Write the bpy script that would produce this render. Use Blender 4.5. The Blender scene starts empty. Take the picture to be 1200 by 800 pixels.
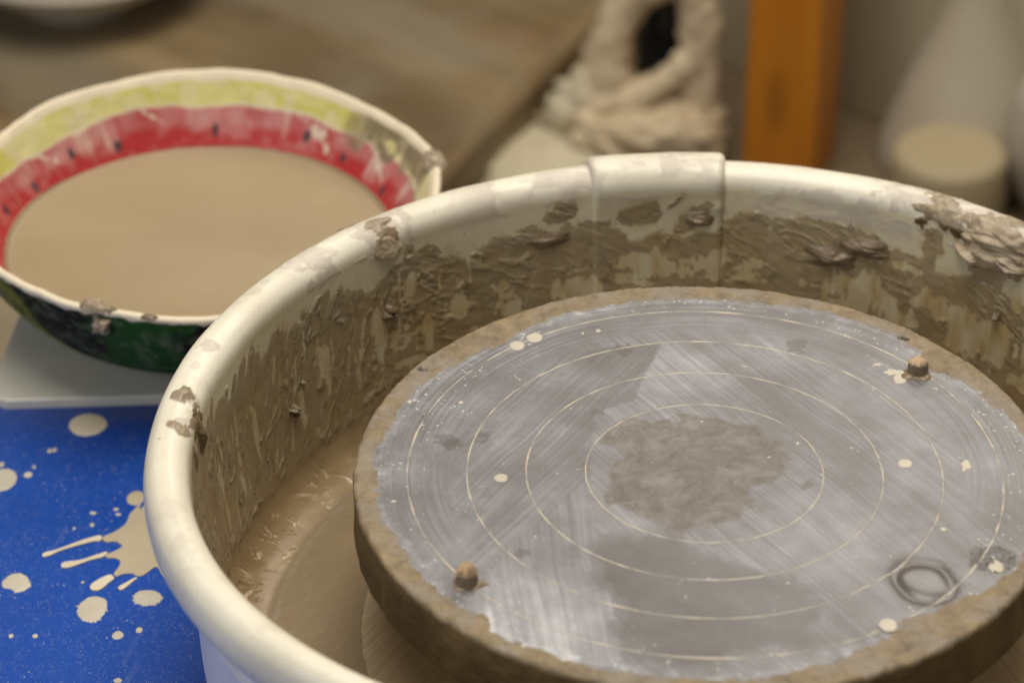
import bpy, bmesh, math, random
import numpy as np
from mathutils import Matrix, Vector

# ------------------------------------------------------------------ basics
MM = 0.001
sc = bpy.context.scene
COL = sc.collection
random.seed(7)
rng = np.random.default_rng(11)


def _hash(ix, iy, seed):
    h = (ix.astype(np.int64) * 374761393 + iy.astype(np.int64) * 668265263 + seed * 1442695041) & 0x7FFFFFFF
    h = ((h ^ (h >> 13)) * 1274126177) & 0x7FFFFFFF
    h = (h ^ (h >> 16)) & 0x7FFFFFFF
    return h / float(0x7FFFFFFF)


def vnoise(x, y, seed=0):
    x0 = np.floor(x); y0 = np.floor(y)
    fx = x - x0; fy = y - y0
    fx = fx * fx * fx * (fx * (fx * 6 - 15) + 10); fy = fy * fy * fy * (fy * (fy * 6 - 15) + 10)
    a = _hash(x0, y0, seed); b = _hash(x0 + 1, y0, seed)
    c = _hash(x0, y0 + 1, seed); d = _hash(x0 + 1, y0 + 1, seed)
    return (a * (1 - fx) + b * fx) * (1 - fy) + (c * (1 - fx) + d * fx) * fy


def fbm(x, y, seed=0, octs=4, gain=0.5):
    """fractal noise, about -1 .. 1"""
    s = 0.0; amp = 1.0; tot = 0.0
    for o in range(octs):
        s = s + amp * (vnoise(x * 2 ** o + 17.3 * o, y * 2 ** o - 9.1 * o, seed + o * 31) * 2 - 1)
        tot += amp; amp *= gain
    return s / tot * 1.6


def sstep(x, a, b):
    t = np.clip((x - a) / (b - a), 0, 1)
    return t * t * (3 - 2 * t)


def polymask(x, y, poly, soft, warp=0, wscale=6, seed=0):
    """soft inside mask of a polygon, its outline roughened by noise"""
    P = np.array(poly, float)
    inside = np.zeros(x.shape, bool); dist = np.full(x.shape, 1e9)
    n = len(P)
    for i in range(n):
        x1, y1 = P[i]; x2, y2 = P[(i + 1) % n]
        if y1 != y2:
            cond = ((y1 > y) != (y2 > y)) & (x < (x2 - x1) * (y - y1) / (y2 - y1) + x1)
            inside ^= cond
        dx, dy = x2 - x1, y2 - y1
        t = np.clip(((x - x1) * dx + (y - y1) * dy) / (dx * dx + dy * dy + 1e-9), 0, 1)
        dist = np.minimum(dist, np.hypot(x - x1 - t * dx, y - y1 - t * dy))
    sd = np.where(inside, dist, -dist)
    if warp:
        sd = sd + warp * fbm(x / wscale, y / wscale, seed, 4)
    return sstep(sd, -soft, soft)


# ------------------------------------------------------------------ object helpers
def empty(name, loc=(0, 0, 0), rz=0.0):
    o = bpy.data.objects.new(name, None); COL.objects.link(o)
    o.location = [c * MM for c in loc]; o.rotation_euler = (0, 0, rz); o.empty_display_size = 0.02
    return o


def tag(o, label=None, cat=None, group=None, kind=None):
    if label: o['label'] = label
    if cat: o['category'] = cat
    if group: o['group'] = group
    if kind: o['kind'] = kind
    return o


def link(name, me, mat, parent=None, loc=None):
    o = bpy.data.objects.new(name, me); COL.objects.link(o)
    if mat: me.materials.append(mat)
    if parent: o.parent = parent
    if loc is not None: o.location = [c * MM for c in loc]
    return o


def raw_mesh(name, V, F, smooth=True, attrs=None, cols=None):
    V = np.asarray(V, float).reshape(-1, 3) * MM
    F = np.asarray(F, np.int32)
    me = bpy.data.meshes.new(name)
    k = F.shape[1]
    me.vertices.add(len(V)); me.vertices.foreach_set('co', V.ravel())
    me.loops.add(F.size); me.loops.foreach_set('vertex_index', F.ravel())
    me.polygons.add(len(F))
    me.polygons.foreach_set('loop_start', np.arange(0, F.size, k, dtype=np.int32))
    if smooth: me.polygons.foreach_set('use_smooth', np.ones(len(F), bool))
    me.update(calc_edges=True); me.validate()
    for a, v in (attrs or {}).items():
        at = me.attributes.new(a, 'FLOAT', 'POINT'); at.data.foreach_set('value', np.asarray(v, np.float32).ravel())
    for a, v in (cols or {}).items():
        v = np.asarray(v, np.float32).reshape(-1, 3)
        at = me.attributes.new(a, 'FLOAT_COLOR', 'POINT')
        at.data.foreach_set('color', np.c_[v, np.ones(len(v), np.float32)].ravel())
    return me


def grid_faces(nu, nv, wrap):
    u = np.arange(nu if wrap else nu - 1); v = np.arange(nv - 1)
    U, W = np.meshgrid(u, v, indexing='ij')
    U2 = (U + 1) % nu
    return np.stack([U * nv + W, U2 * nv + W, U2 * nv + W + 1, U * nv + W + 1], -1).reshape(-1, 4)


def grid_obj(name, V, wrap, mat, parent=None, attrs=None, cols=None, loc=None):
    nu, nv = V.shape[:2]
    me = raw_mesh(name, V, grid_faces(nu, nv, wrap), True, attrs, cols)
    return link(name, me, mat, parent, loc)


def profile(pts, step):
    """resample a polyline (r, z) at about `step` spacing, corners softened by Catmull-Rom"""
    P = np.array(pts, float); out = []
    for i in range(len(P) - 1):
        p0, p1, p2, p3 = P[max(i - 1, 0)], P[i], P[i + 1], P[min(i + 2, len(P) - 1)]
        n = max(2, int(np.hypot(*(p2 - p1)) / step) + 1)
        t = np.linspace(0, 1, n, endpoint=False)[:, None]
        out.append(0.5 * (2 * p1 + (p2 - p0) * t + (2 * p0 - 5 * p1 + 4 * p2 - p3) * t ** 2 + (3 * p1 - p0 - 3 * p2 + p3) * t ** 3))
    out.append(P[-1:])
    return np.concatenate(out)


def lathe(name, pts, mat, parent=None, seg=96, step=3.0, loc=None, wob=0.0, seed=0):
    pr = profile(pts, step); th = np.linspace(0, 2 * np.pi, seg, endpoint=False)
    r = pr[None, :, 0] * np.ones((seg, 1)); z = pr[None, :, 1] * np.ones((seg, 1))
    if wob:
        r = r * (1 + wob * fbm(np.cos(th)[:, None] * 1.5 + z / 60, np.sin(th)[:, None] * 1.5 + 3, seed))
    V = np.stack([r * np.cos(th)[:, None], r * np.sin(th)[:, None], z], -1)
    return grid_obj(name, V, True, mat, parent, loc=loc)


def bevel_box(name, size, mat, parent=None, loc=(0, 0, 0), rz=0.0, bev=2.0, seg=3, corner=0.0):
    bm = bmesh.new(); bmesh.ops.create_cube(bm, size=1)
    for v in bm.verts: v.co = Vector((v.co.x * size[0], v.co.y * size[1], v.co.z * size[2])) * MM
    if corner:
        es = [e for e in bm.edges if abs(e.verts[0].co.z - e.verts[1].co.z) > size[2] * MM * .5]
        bmesh.ops.bevel(bm, geom=es, offset=corner * MM, segments=12, affect='EDGES', profile=.5)
    es = [e for e in bm.edges if len(e.link_faces) == 2 and e.calc_face_angle(0) > .6]
    bmesh.ops.bevel(bm, geom=es, offset=bev * MM, segments=seg, affect='EDGES', profile=.5)
    me = bpy.data.meshes.new(name); bm.to_mesh(me); bm.free()
    for p in me.polygons: p.use_smooth = True
    o = link(name, me, mat, parent, loc); o.rotation_euler = (0, 0, rz)
    return o


def prism(name, poly, z0, z1, mat, parent=None, bev=4):
    bm = bmesh.new()
    vs = [bm.verts.new((x * MM, y * MM, z0 * MM)) for x, y in poly]
    f = bm.faces.new(vs)
    ex = bmesh.ops.extrude_face_region(bm, geom=[f])
    for v in ex['geom']:
        if isinstance(v, bmesh.types.BMVert): v.co.z = z1 * MM
    bmesh.ops.recalc_face_normals(bm, faces=bm.faces)
    if bev:
        es = [e for e in bm.edges if len(e.link_faces) == 2 and e.calc_face_angle(0) > .5 and max(v.co.z for v in e.verts) > z0 * MM + 1e-6]
        bmesh.ops.bevel(bm, geom=es, offset=bev * MM, segments=4, affect='EDGES', profile=.5)
    me = bpy.data.meshes.new(name); bm.to_mesh(me); bm.free()
    return link(name, me, mat, parent)


def basis(n, up=(0, 0, 1)):
    n = Vector(n).normalized(); t = Vector(up).cross(n)
    if t.length < 1e-3: t = Vector((1, 0, 0))
    t.normalize(); b = n.cross(t)
    return np.array(t), np.array(b), np.array(n)


def lump(name, c, n, rad, h, mat, parent=None, seed=0, rough=0.35, sharp=1.0, seg=40, up=(0, 0, 1), creases=0.0, soft=False):
    """irregular pat of clay pressed on a surface: centre c, surface normal n, half sizes rad (along, across)"""
    t, b, nn = basis(n, up); nr = seg // 2
    th = np.linspace(0, 2 * np.pi, seg, endpoint=False)[:, None]
    q = np.linspace(0.001, 1, nr)[None, :]
    edge = 1 + rough * fbm(np.cos(th) * 1.7 + seed, np.sin(th) * 1.7 - seed, seed, 4)
    x = rad[0] * q * np.cos(th) * edge; y = rad[1] * q * np.sin(th) * edge
    z = h * ((1 - q ** 2) ** 1.3 if soft else (1 - q ** 2.4) ** 0.6) * (1 + 0.9 * rough * fbm(x / (rad[0] * .8) + seed, y / (rad[1] * .6), seed + 3, 2))
    if creases:
        z = z + creases * np.abs(fbm(x / (rad[0] * 1.3) + y / (rad[1] * 1.2) + seed, y / (rad[1] * .42) + .5 * fbm(x / rad[0], y / rad[1], seed + 4, 2), seed + 9, 2)) * (1 - q ** 3)
    z = np.maximum(z, 0) - (0.1 if soft else 0.6) * q ** 6
    V = np.array(c) + x[..., None] * t + y[..., None] * b + z[..., None] * nn
    return grid_obj(name, V, True, mat, parent)


def drop(name, c, rx, ry, h, mat, parent=None, seed=0, rough=0.08, spiky=0.0, seg=72, rot=0.0):
    """flat dried drop with a low domed edge, lying on a level surface"""
    th = np.linspace(0, 2 * np.pi, seg, endpoint=False)[:, None]
    q = np.array([0.001, .3, .6, .8, .9, .96, 1.0])[None, :]
    edge = 1 + rough * fbm(np.cos(th) * 1.3 + seed, np.sin(th) * 1.3, seed, 3)
    if spiky:
        edge = edge + spiky * np.maximum(0, fbm(th * 9.0, th * 0 + seed, seed + 5, 2)) * (0.25 + 0.75 * (np.sin(th) < .2))
    x = rx * q * np.cos(th) * edge; y = ry * q * np.sin(th) * edge
    cr, sr = math.cos(rot), math.sin(rot); x, y = x * cr - y * sr, x * sr + y * cr
    z = h * np.sqrt(np.clip(1 - q ** 4, 0, 1)) + 0 * x - 0.05 * (q > .99)
    V = np.stack([c[0] + x, c[1] + y, c[2] + z], -1)
    return grid_obj(name, V, True, mat, parent)


def poly_sheet(name, pts, z, h, mat, parent=None, sub=4):
    """flat sheet with an arbitrary smooth outline and a softened edge (dried splash)"""
    P = np.array(pts, float); n = len(P); Q = []
    for i in range(n):
        p0, p1, p2, p3 = P[i - 1], P[i], P[(i + 1) % n], P[(i + 2) % n]
        for t in np.linspace(0, 1, sub, endpoint=False):
            Q.append(0.5 * (2 * p1 + (p2 - p0) * t + (2 * p0 - 5 * p1 + 4 * p2 - p3) * t ** 2 + (3 * p1 - p0 - 3 * p2 + p3) * t ** 3))
    bm = bmesh.new()
    vs = [bm.verts.new((q[0] * MM, q[1] * MM, (z + h) * MM)) for q in Q]
    lo = [bm.verts.new((q[0] * MM, q[1] * MM, (z - .05) * MM)) for q in Q]
    f = bm.faces.new(vs); f.normal_update()
    if f.normal.z < 0: f.normal_flip()
    m = len(vs)
    for i in range(m): bm.faces.new((vs[i], lo[i], lo[(i + 1) % m], vs[(i + 1) % m]))
    bmesh.ops.triangulate(bm, faces=[f])
    bmesh.ops.recalc_face_normals(bm, faces=bm.faces)
    me = bpy.data.meshes.new(name); bm.to_mesh(me); bm.free()
    return link(name, me, mat, parent)


def pan_warp(V):
    """the pan is a little narrower toward the front"""
    y = V[..., 1]
    V[..., 1] = np.where(y < 0, y + .00044 * y * y, y)
    return V


# ------------------------------------------------------------------ shader helper
class Sh:
    def __init__(self, name, rough=0.5, spec=0.5):
        self.m = bpy.data.materials.new(name); self.m.use_nodes = True
        self.nt = self.m.node_tree; self.nt.nodes.clear()
        self.out = self.nt.nodes.new('ShaderNodeOutputMaterial')
        self.b = self.nt.nodes.new('ShaderNodeBsdfPrincipled')
        self.nt.links.new(self.b.outputs[0], self.out.inputs[0])
        self.b.inputs['Roughness'].default_value = rough
        self.b.inputs['Specular IOR Level'].default_value = spec

    def put(self, sock, v):
        if isinstance(v, bpy.types.NodeSocket): self.nt.links.new(v, sock)
        elif isinstance(v, (tuple, list)) and len(v) == 3 and sock.type == 'RGBA': sock.default_value = (*v, 1)
        else: sock.default_value = v

    def n(self, t, ins=None, **props):
        nd = self.nt.nodes.new(t)
        for k, v in props.items(): setattr(nd, k, v)
        for k, v in (ins or {}).items(): self.put(nd.inputs[k], v)
        return nd

    def attr(self, name): return self.n('ShaderNodeAttribute', attribute_name=name).outputs['Fac']
    def cattr(self, name): return self.n('ShaderNodeAttribute', attribute_name=name).outputs['Color']
    def obj(self): return self.n('ShaderNodeTexCoord').outputs['Object']
    def mapping(self, vec, scale=(1, 1, 1), rot=(0, 0, 0), loc=(0, 0, 0)):
        return self.n('ShaderNodeMapping', {'Vector': vec, 'Scale': scale, 'Rotation': rot, 'Location': loc}).outputs[0]
    def stretch(self, vec, ang, along, across, z=100):
        """coordinates rotated so that `ang` (degrees) is the long direction of the pattern"""
        r = self.mapping(vec, rot=(0, 0, -math.radians(ang)))
        return self.mapping(r, scale=(along, across, z))
    def noise(self, vec, scale, detail=4, rough=0.55, dist=0.0):
        return self.n('ShaderNodeTexNoise', {'Vector': vec, 'Scale': scale, 'Detail': detail, 'Roughness': rough, 'Distortion': dist}).outputs['Fac']
    def vor(self, vec, scale, feature='F1', rand=1.0):
        return self.n('ShaderNodeTexVoronoi', {'Vector': vec, 'Scale': scale, 'Randomness': rand}, feature=feature).outputs['Distance']
    def math(self, op, a, b=0.0, c=None, clamp=False):
        nd = self.n('ShaderNodeMath', operation=op); nd.use_clamp = clamp
        self.put(nd.inputs[0], a); self.put(nd.inputs[1], b)
        if c is not None: self.put(nd.inputs[2], c)
        return nd.outputs[0]
    def step(self, x, a, b, lo=0.0, hi=1.0):
        return self.n('ShaderNodeMapRange', {'Value': x, 'From Min': a, 'From Max': b, 'To Min': lo, 'To Max': hi}, interpolation_type='SMOOTHSTEP').outputs[0]
    def mix(self, f, a, b):
        nd = self.n('ShaderNodeMix', data_type='RGBA')
        self.put(nd.inputs[0], f); self.put(nd.inputs[6], a); self.put(nd.inputs[7], b)
        return nd.outputs[2]
    def mixf(self, f, a, b):
        nd = self.n('ShaderNodeMix', data_type='FLOAT')
        self.put(nd.inputs[0], f); self.put(nd.inputs[2], a); self.put(nd.inputs[3], b)
        return nd.outputs[0]
    def ramp(self, f, stops):
        nd = self.n('ShaderNodeValToRGB', {'Fac': f}); e = nd.color_ramp.elements
        while len(e) < len(stops): e.new(0.5)
        for el, (p, c) in zip(e, stops): el.position = p; el.color = (*c, 1)
        return nd.outputs[0]
    def bump(self, h, dist, strength=1.0, normal=None):
        nd = self.n('ShaderNodeBump', {'Height': h, 'Distance': dist, 'Strength': strength})
        if normal is not None: self.put(nd.inputs['Normal'], normal)
        return nd.outputs[0]
    def done(self, color, rough=None, normal=None):
        self.put(self.b.inputs['Base Color'], color)
        if rough is not None: self.put(self.b.inputs['Roughness'], rough)
        if normal is not None: self.put(self.b.inputs['Normal'], normal)
        return self.m


def simple(name, c1, c2, scale=20, rough=0.6, bump=0.0, stretch=(1, 1, 1), detail=5):
    s = Sh(name, rough); v = s.mapping(s.obj(), scale=stretch)
    f = s.noise(v, scale, detail)
    nrm = s.bump(s.noise(v, scale * 6, 4), 0.001, bump) if bump else None
    return s.done(s.ramp(f, [(0.3, c1), (0.7, c2)]), normal=nrm)


# ------------------------------------------------------------------ colours (linear)
CREAM = (0.71, 0.662, 0.535)
CREAM_D = (0.56, 0.48, 0.31)
WASH = (0.36, 0.245, 0.088)
MUD = (0.122, 0.075, 0.028)
MUD_D = (0.076, 0.045, 0.015)
MUD_L = (0.190, 0.122, 0.052)
DRY = (0.50, 0.435, 0.365)

WORLD = 0.15
LAMPS = [('ceiling_lamp', (-0.10, 0.25, 2.1), (0, .2, 0), (2.0, 1.2), 60, (1.0, 0.94, 0.845)),
         ('ceiling_lamp', (0.45, 1.7, 1.35), (0, 0, 0), (1.3, 0.5), 13, (1.0, 0.935, 0.83)),
         ('window_light', (-1.35, -1.2, 0.75), (-.1, 0, -.05), (0.8, 0.9), 9.5, (0.86, 0.91, 1.0))]

# ------------------------------------------------------------------ materials
def pan_material():
    s = Sh('stained_cream_plastic', 0.38)
    p = s.obj(); mud = s.attr('mud'); wash = s.attr('wash'); film = s.attr('film'); drk = s.attr('depth')
    big = s.noise(p, 14, 4); fine = s.noise(p, 260, 5, .6); mid = s.noise(p, 70, 5, .6)
    streak = s.noise(s.mapping(p, scale=(420, 420, 22)), 1, 4)
    plastic = s.mix(s.step(big, .35, .7), CREAM, (0.60, 0.55, 0.43))
    plastic = s.mix(s.math('MULTIPLY', s.step(fine, .60, .70), .35), plastic, (.50, .43, .30))
    plastic = s.mix(s.math('MULTIPLY', s.attr('inside'), s.step(streak, .30, .75, .80, 1.0)), plastic, s.mix(s.step(big, .35, .65), (0.60, 0.54, 0.37), (0.54, 0.475, 0.305)))  # stained inner wall, darkened below the rim with shade put into its colour
    specks = s.step(s.vor(p, 150), .10, .17, 1, 0)
    specks = s.math('MULTIPLY', specks, s.step(s.noise(p, 40, 2), .56, .62))
    plastic = s.mix(s.math('MULTIPLY', specks, .7), plastic, (0.33, 0.26, 0.17))
    scr = s.noise(s.mapping(p, scale=(30, 700, 500), rot=(0, 0, .6)), 1, 3, .6)
    plastic = s.mix(s.math('MULTIPLY', s.step(scr, .66, .74), .35), plastic, (.46, .40, .30))
    smg = s.noise(p, 33, 6, .7, .7)
    plastic = s.mix(s.step(smg, .54, .72, 0, .42), plastic, (.47, .405, .32))
    fcol = s.mix(s.step(mid, .35, .65), DRY, (0.43, 0.365, 0.295))
    c = s.mix(s.math('MULTIPLY', film, s.step(fine, .25, .55, .5, .85)), plastic, fcol)
    wcol = s.mix(s.step(streak, .35, .65), WASH, (0.44, 0.32, 0.135))
    c = s.mix(s.math('MULTIPLY', wash, .9), c, wcol)
    mcol = s.mix(s.step(mid, .30, .70), MUD_D, MUD)
    mcol = s.mix(s.math('MULTIPLY', s.step(s.noise(p, 45, 5, .6, .8), .50, .72), .6), mcol, MUD_L)
    mcol = s.mix(s.math('MULTIPLY', s.step(drk, .35, .9), .4), mcol, (0.155, 0.098, 0.040))
    fl_ = s.noise(s.mapping(p, scale=(150, 150, 26)), 1, 5, .6, 1.2)
    mcol = s.mix(s.math('MULTIPLY', s.step(fl_, .50, .66), .6), mcol, (0.225, 0.142, 0.062))
    mcol = s.mix(s.math('MULTIPLY', s.step(fl_, .46, .36), .55), mcol, (0.070, 0.044, 0.020))
    mcol = s.mix(s.math('MULTIPLY', s.step(s.attr('thick'), .55, .05), .8), mcol, (0.205, 0.115, 0.034))
    mcol = s.mix(s.math('MULTIPLY', s.step(s.attr('thick'), 1.5, 3.0), .5), mcol, (0.120, 0.084, 0.046))
    blot = s.noise(p, 24, 4, .6, .8)
    mcol = s.mix(s.step(blot, .46, .66, 0, .5), mcol, (0.200, 0.120, 0.047))
    mcol = s.mix(s.step(blot, .44, .30, 0, .45), mcol, (0.075, 0.046, 0.019))
    mcol = s.mix(s.math('MULTIPLY', s.attr('ridge'), .62), mcol, (0.285, 0.200, 0.105))
    mcol = s.mix(s.math('MULTIPLY', s.attr('groove'), .55), mcol, (0.055, 0.033, 0.012))
    mcol = s.mix(s.math('SUBTRACT', 1.0, s.attr('inside'), clamp=True), mcol, s.mix(s.step(mid, .35, .65), (0.20, 0.148, 0.088), (0.30, 0.235, 0.155)))  # film-like paler mud on the rim, its brighter light put into the colour
    c = s.mix(mud, c, mcol)
    r = s.mixf(mud, s.mixf(s.math('MAXIMUM', wash, film), .33, .55), s.mixf(s.step(mid, .35, .65), .22, .40))
    s.put(s.b.inputs['Specular IOR Level'], s.mixf(mud, .5, .38))
    nb = s.bump(fine, .0004, s.mixf(mud, .10, .55))
    return s.done(c, r, nb)


def slip_bed_material():
    s = Sh('wet_slip', 0.4)
    p = s.obj(); wet = s.attr('wet'); glint_line = s.attr('glint_line')
    a = s.noise(p, 30, 5, .6); f = s.noise(p, 320, 4)
    c = s.mix(s.step(a, .3, .7), (0.160, 0.115, 0.060), (0.192, 0.140, 0.076))
    c = s.mix(s.math('MULTIPLY', s.step(f, .64, .70), .35), c, (.15, .105, .06))
    c = s.mix(wet, c, s.mix(s.step(a, .35, .65), (0.205, 0.136, 0.062), (0.27, 0.188, 0.095)))
    c = s.mix(s.math('MULTIPLY', glint_line, .85), c, (0.62, 0.51, 0.36))  # thin-clay runs, paled further by wet highlights painted into the colour
    r = s.mixf(wet, s.mixf(s.step(a, .4, .6), .55, .42), s.mixf(glint_line, .34, .09))
    return s.done(c, r, s.bump(s.noise(p, 500, 4, .6), .0003, .15))


def hub_material():
    s = Sh('clay_rubbed_hub_plastic', 0.42)
    p = s.obj(); sp = s.n('ShaderNodeSeparateXYZ', {0: p})
    pol = s.n('ShaderNodeCombineXYZ', {0: s.math('MULTIPLY', s.math('ARCTAN2', sp.outputs[1], sp.outputs[0]), 62), 1: s.math('MULTIPLY', sp.outputs[2], 16), 2: 0.0}).outputs[0]
    st = s.noise(pol, 1, 5, .6, .5)
    a = s.noise(p, 28, 5, .6)
    c = s.mix(s.step(st, .36, .66), (0.29, 0.225, 0.14), (0.36, 0.29, 0.19))
    c = s.mix(s.step(a, .56, .66), c, (0.30, 0.22, 0.125))
    c = s.mix(s.step(s.noise(s.mapping(p, scale=(1, 1, .3)), 120, 3), .70, .74), c, (.13, .09, .05))
    return s.done(c, .42, s.bump(st, .0006, .35))


def clay_material(name='drying_clay', c1=(0.22, 0.16, 0.095), c2=(0.40, 0.32, 0.22), rough=.5):
    s = Sh(name, rough); p = s.obj()
    a = s.noise(p, 90, 6, .62); f = s.noise(p, 500, 4)
    return s.done(s.ramp(a, [(.3, c1), (.65, c2)]), s.mixf(a, rough - .15, rough + .15), s.bump(s.math('ADD', a, f), .001, .5))


def head_material():
    """top and side of the aluminium wheel head: wiped slip scum, engraved rings, clay crust at the border"""
    s = Sh('scummed_aluminium', 0.45)
    p = s.obj()
    xy = s.mapping(p, scale=(1, 1, 0))
    wob = s.n('ShaderNodeVectorMath', {0: s.n('ShaderNodeTexNoise', {'Vector': p, 'Scale': 11, 'Detail': 2}).outputs['Color'], 1: (.5, .5, .5)}, operation='SUBTRACT').outputs[0]
    pw = s.n('ShaderNodeVectorMath', {0: xy, 1: s.n('ShaderNodeVectorMath', {0: wob, 'Scale': .010}, operation='SCALE').outputs[0]}, operation='ADD').outputs[0]

    def streaks(ang, al=7, ac=640):
        a = s.noise(s.stretch(pw, ang, al, ac), 1, 6, .62)
        b = s.noise(s.stretch(pw, ang + 3, al * .8, ac * .22), 1, 3, .5)
        return s.math('ADD', s.math('MULTIPLY', a, .7), s.math('MULTIPLY', b, .3))
    rad = s.n('ShaderNodeVectorMath', {0: xy}, operation='LENGTH').outputs['Value']
    sep = s.n('ShaderNodeSeparateXYZ', {0: xy})
    ang = s.math('ARCTAN2', sep.outputs[1], sep.outputs[0])
    pol = s.n('ShaderNodeCombineXYZ', {0: s.math('MULTIPLY', rad, 620), 1: s.math('MULTIPLY', ang, 1.6), 2: 0.0}).outputs[0]
    sc_ = s.noise(pol, 1, 6, .62)
    st = streaks(-52)
    st = s.mixf(s.attr('left'), st, streaks(61))
    st = s.mixf(s.attr('bright'), st, streaks(-80, 8, 330))
    st = s.mixf(s.attr('ringwipe'), st, sc_)
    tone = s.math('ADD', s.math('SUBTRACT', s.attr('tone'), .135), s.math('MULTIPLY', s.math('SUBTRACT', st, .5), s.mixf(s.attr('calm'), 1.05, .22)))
    grain = s.noise(p, 700, 3, .6); mid = s.noise(p, 42, 6, .65)
    tone = s.math('ADD', tone, s.math('MULTIPLY', s.math('SUBTRACT', mid, .5), .55))
    tone = s.math('ADD', tone, s.math('MULTIPLY', s.math('SUBTRACT', grain, .5), .18))
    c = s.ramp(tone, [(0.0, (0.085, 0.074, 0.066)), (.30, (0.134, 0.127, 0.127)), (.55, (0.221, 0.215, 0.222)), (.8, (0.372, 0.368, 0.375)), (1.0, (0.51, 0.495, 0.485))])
    # taupe clay film in the middle
    film = s.attr('clayfilm')
    fm = s.noise(p, 95, 6, .68, .6)
    fcol = s.ramp(fm, [(.30, (0.088, 0.070, 0.054)), (.52, (0.128, 0.107, 0.086)), (.72, (0.225, 0.20, 0.172))])
    c = s.mix(s.math('MULTIPLY', film, s.step(fm, .30, .75, 1.0, .55)), c, fcol)
    # white specks of scum, denser toward the border
    sp = s.step(s.math('ADD', s.vor(s.mapping(p, scale=(1, 1, 0)), 330), s.math('MULTIPLY', s.math('SUBTRACT', s.noise(p, 210, 3), .5), .7)), .08, .24, 1, 0)
    sp = s.math('MULTIPLY', sp, s.step(s.noise(p, 130, 3), s.mixf(s.attr('speck'), .63, .40), s.mixf(s.attr('speck'), .68, .50)))
    c = s.mix(s.math('MULTIPLY', sp, .6), c, (.62, .58, .52))
    # engraved rings
    ring = 0.0
    wobr = s.math('MULTIPLY', s.math('SUBTRACT', s.noise(p, 180, 2), .5), .0005)
    rr = s.math('ADD', rad, wobr)
    for R in (0.0508, 0.0762, 0.1016, 0.1270):
        d = s.math('MULTIPLY', s.math('ABSOLUTE', s.math('SUBTRACT', rr, R)), s.step(s.noise(p, 48 + R * 200, 4, .65), .32, .68, 1.7, .72))
        k = s.step(d, .00034, .00068, 1, 0)
        ring = s.math('MAXIMUM', ring, k)
    ringv = s.math('MULTIPLY', ring, s.step(s.noise(p, 75, 5, .7), .36, .60, .22, .95))
    c = s.mix(ringv, c, s.mix(s.step(s.noise(p, 60, 2), .4, .6), (0.43, 0.37, 0.27), (0.40, 0.36, 0.295)))
    # clay crust
    cr = s.attr('crust')
    ca = s.noise(p, 120, 7, .72, .4)
    ccol = s.ramp(ca, [(.28, (0.095, 0.070, 0.043)), (.45, (0.175, 0.126, 0.066)), (.60, (0.235, 0.170, 0.090)), (.78, (0.31, 0.235, 0.135))])
    grey = s.step(s.noise(p, 60, 5, .6), .46, .60)
    ccol = s.mix(s.math('MULTIPLY', grey, .42), ccol, (0.185, 0.170, 0.155))
    ccol = s.mix(s.attr('side'), ccol, s.mix(s.step(s.noise(p, 38, 4, .6), .35, .65), (0.078, 0.052, 0.022), (0.150, 0.103, 0.046)))
    c = s.mix(cr, c, ccol)
    c = s.mix(s.attr('pit'), c, (.01, .009, .008))
    wetd = s.attr('gloss')
    rough = s.mixf(cr, s.mixf(film, s.math('ADD', s.math('MULTIPLY', st, .35), .24), .42), .62)
    rough = s.mixf(wetd, rough, .24)
    h = s.math('ADD', s.math('MULTIPLY', st, .35), s.math('MULTIPLY', s.noise(p, 350, 5, .65), s.mixf(s.math('MAXIMUM', cr, film), .25, s.mixf(s.attr('side'), .9, .35))))
    h = s.math('SUBTRACT', h, s.math('MULTIPLY', ring, .5))
    return s.done(c, rough, s.bump(h, .0005, .6))


def table_material():
    s = Sh('blue_painted_table', 0.33)
    p = s.obj(); a = s.noise(p, 9, 4); f = s.noise(p, 900, 3)
    c = s.mix(s.step(a, .35, .65), (0.007, 0.046, 0.265), (0.010, 0.060, 0.315))
    grain = s.noise(s.mapping(p, scale=(1, .25, 1)), 420, 4, .7)
    c = s.mix(s.math('MULTIPLY', s.step(grain, .55, .75), .22), c, (.10, .16, .42))
    smear = s.noise(s.stretch(p, 74, 7, 260), 1, 4)
    c = s.mix(s.math('MULTIPLY', s.math('MULTIPLY', s.step(smear, .60, .72), s.step(s.noise(p, 22, 3), .5, .62)), .25), c, (.22, .26, .42))
    for sca, lo, msk in ((260, .10, .54), (620, .13, .50), (1100, .16, .47)):
        d = s.step(s.vor(p, sca), lo * .8, lo * 1.15, 1, 0)
        k = s.math('MULTIPLY', d, s.step(s.noise(p, sca * .21, 2), msk, msk + .04))
        c = s.mix(s.math('MULTIPLY', k, .75), c, (.52, .49, .44))
    r = s.mixf(s.step(f, .4, .7), .28, .42)
    return s.done(c, r, s.bump(f, .0002, .12))


def bowl_material():
    s = Sh('glazed_earthenware', 0.30)
    c = s.cattr('paint'); p = s.obj()
    f = s.noise(p, 160, 5, .65)
    c = s.mix(s.math('MULTIPLY', s.step(f, .52, .75), .22), c, (.55, .47, .38))
    s.put(s.b.inputs['Specular IOR Level'], s.mixf(s.attr('outer'), .28, .06))
    return s.done(c, s.mixf(s.attr('outer'), s.mixf(f, .34, .6), .8), s.bump(s.noise(p, 60, 3), .0012, .25))


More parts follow.
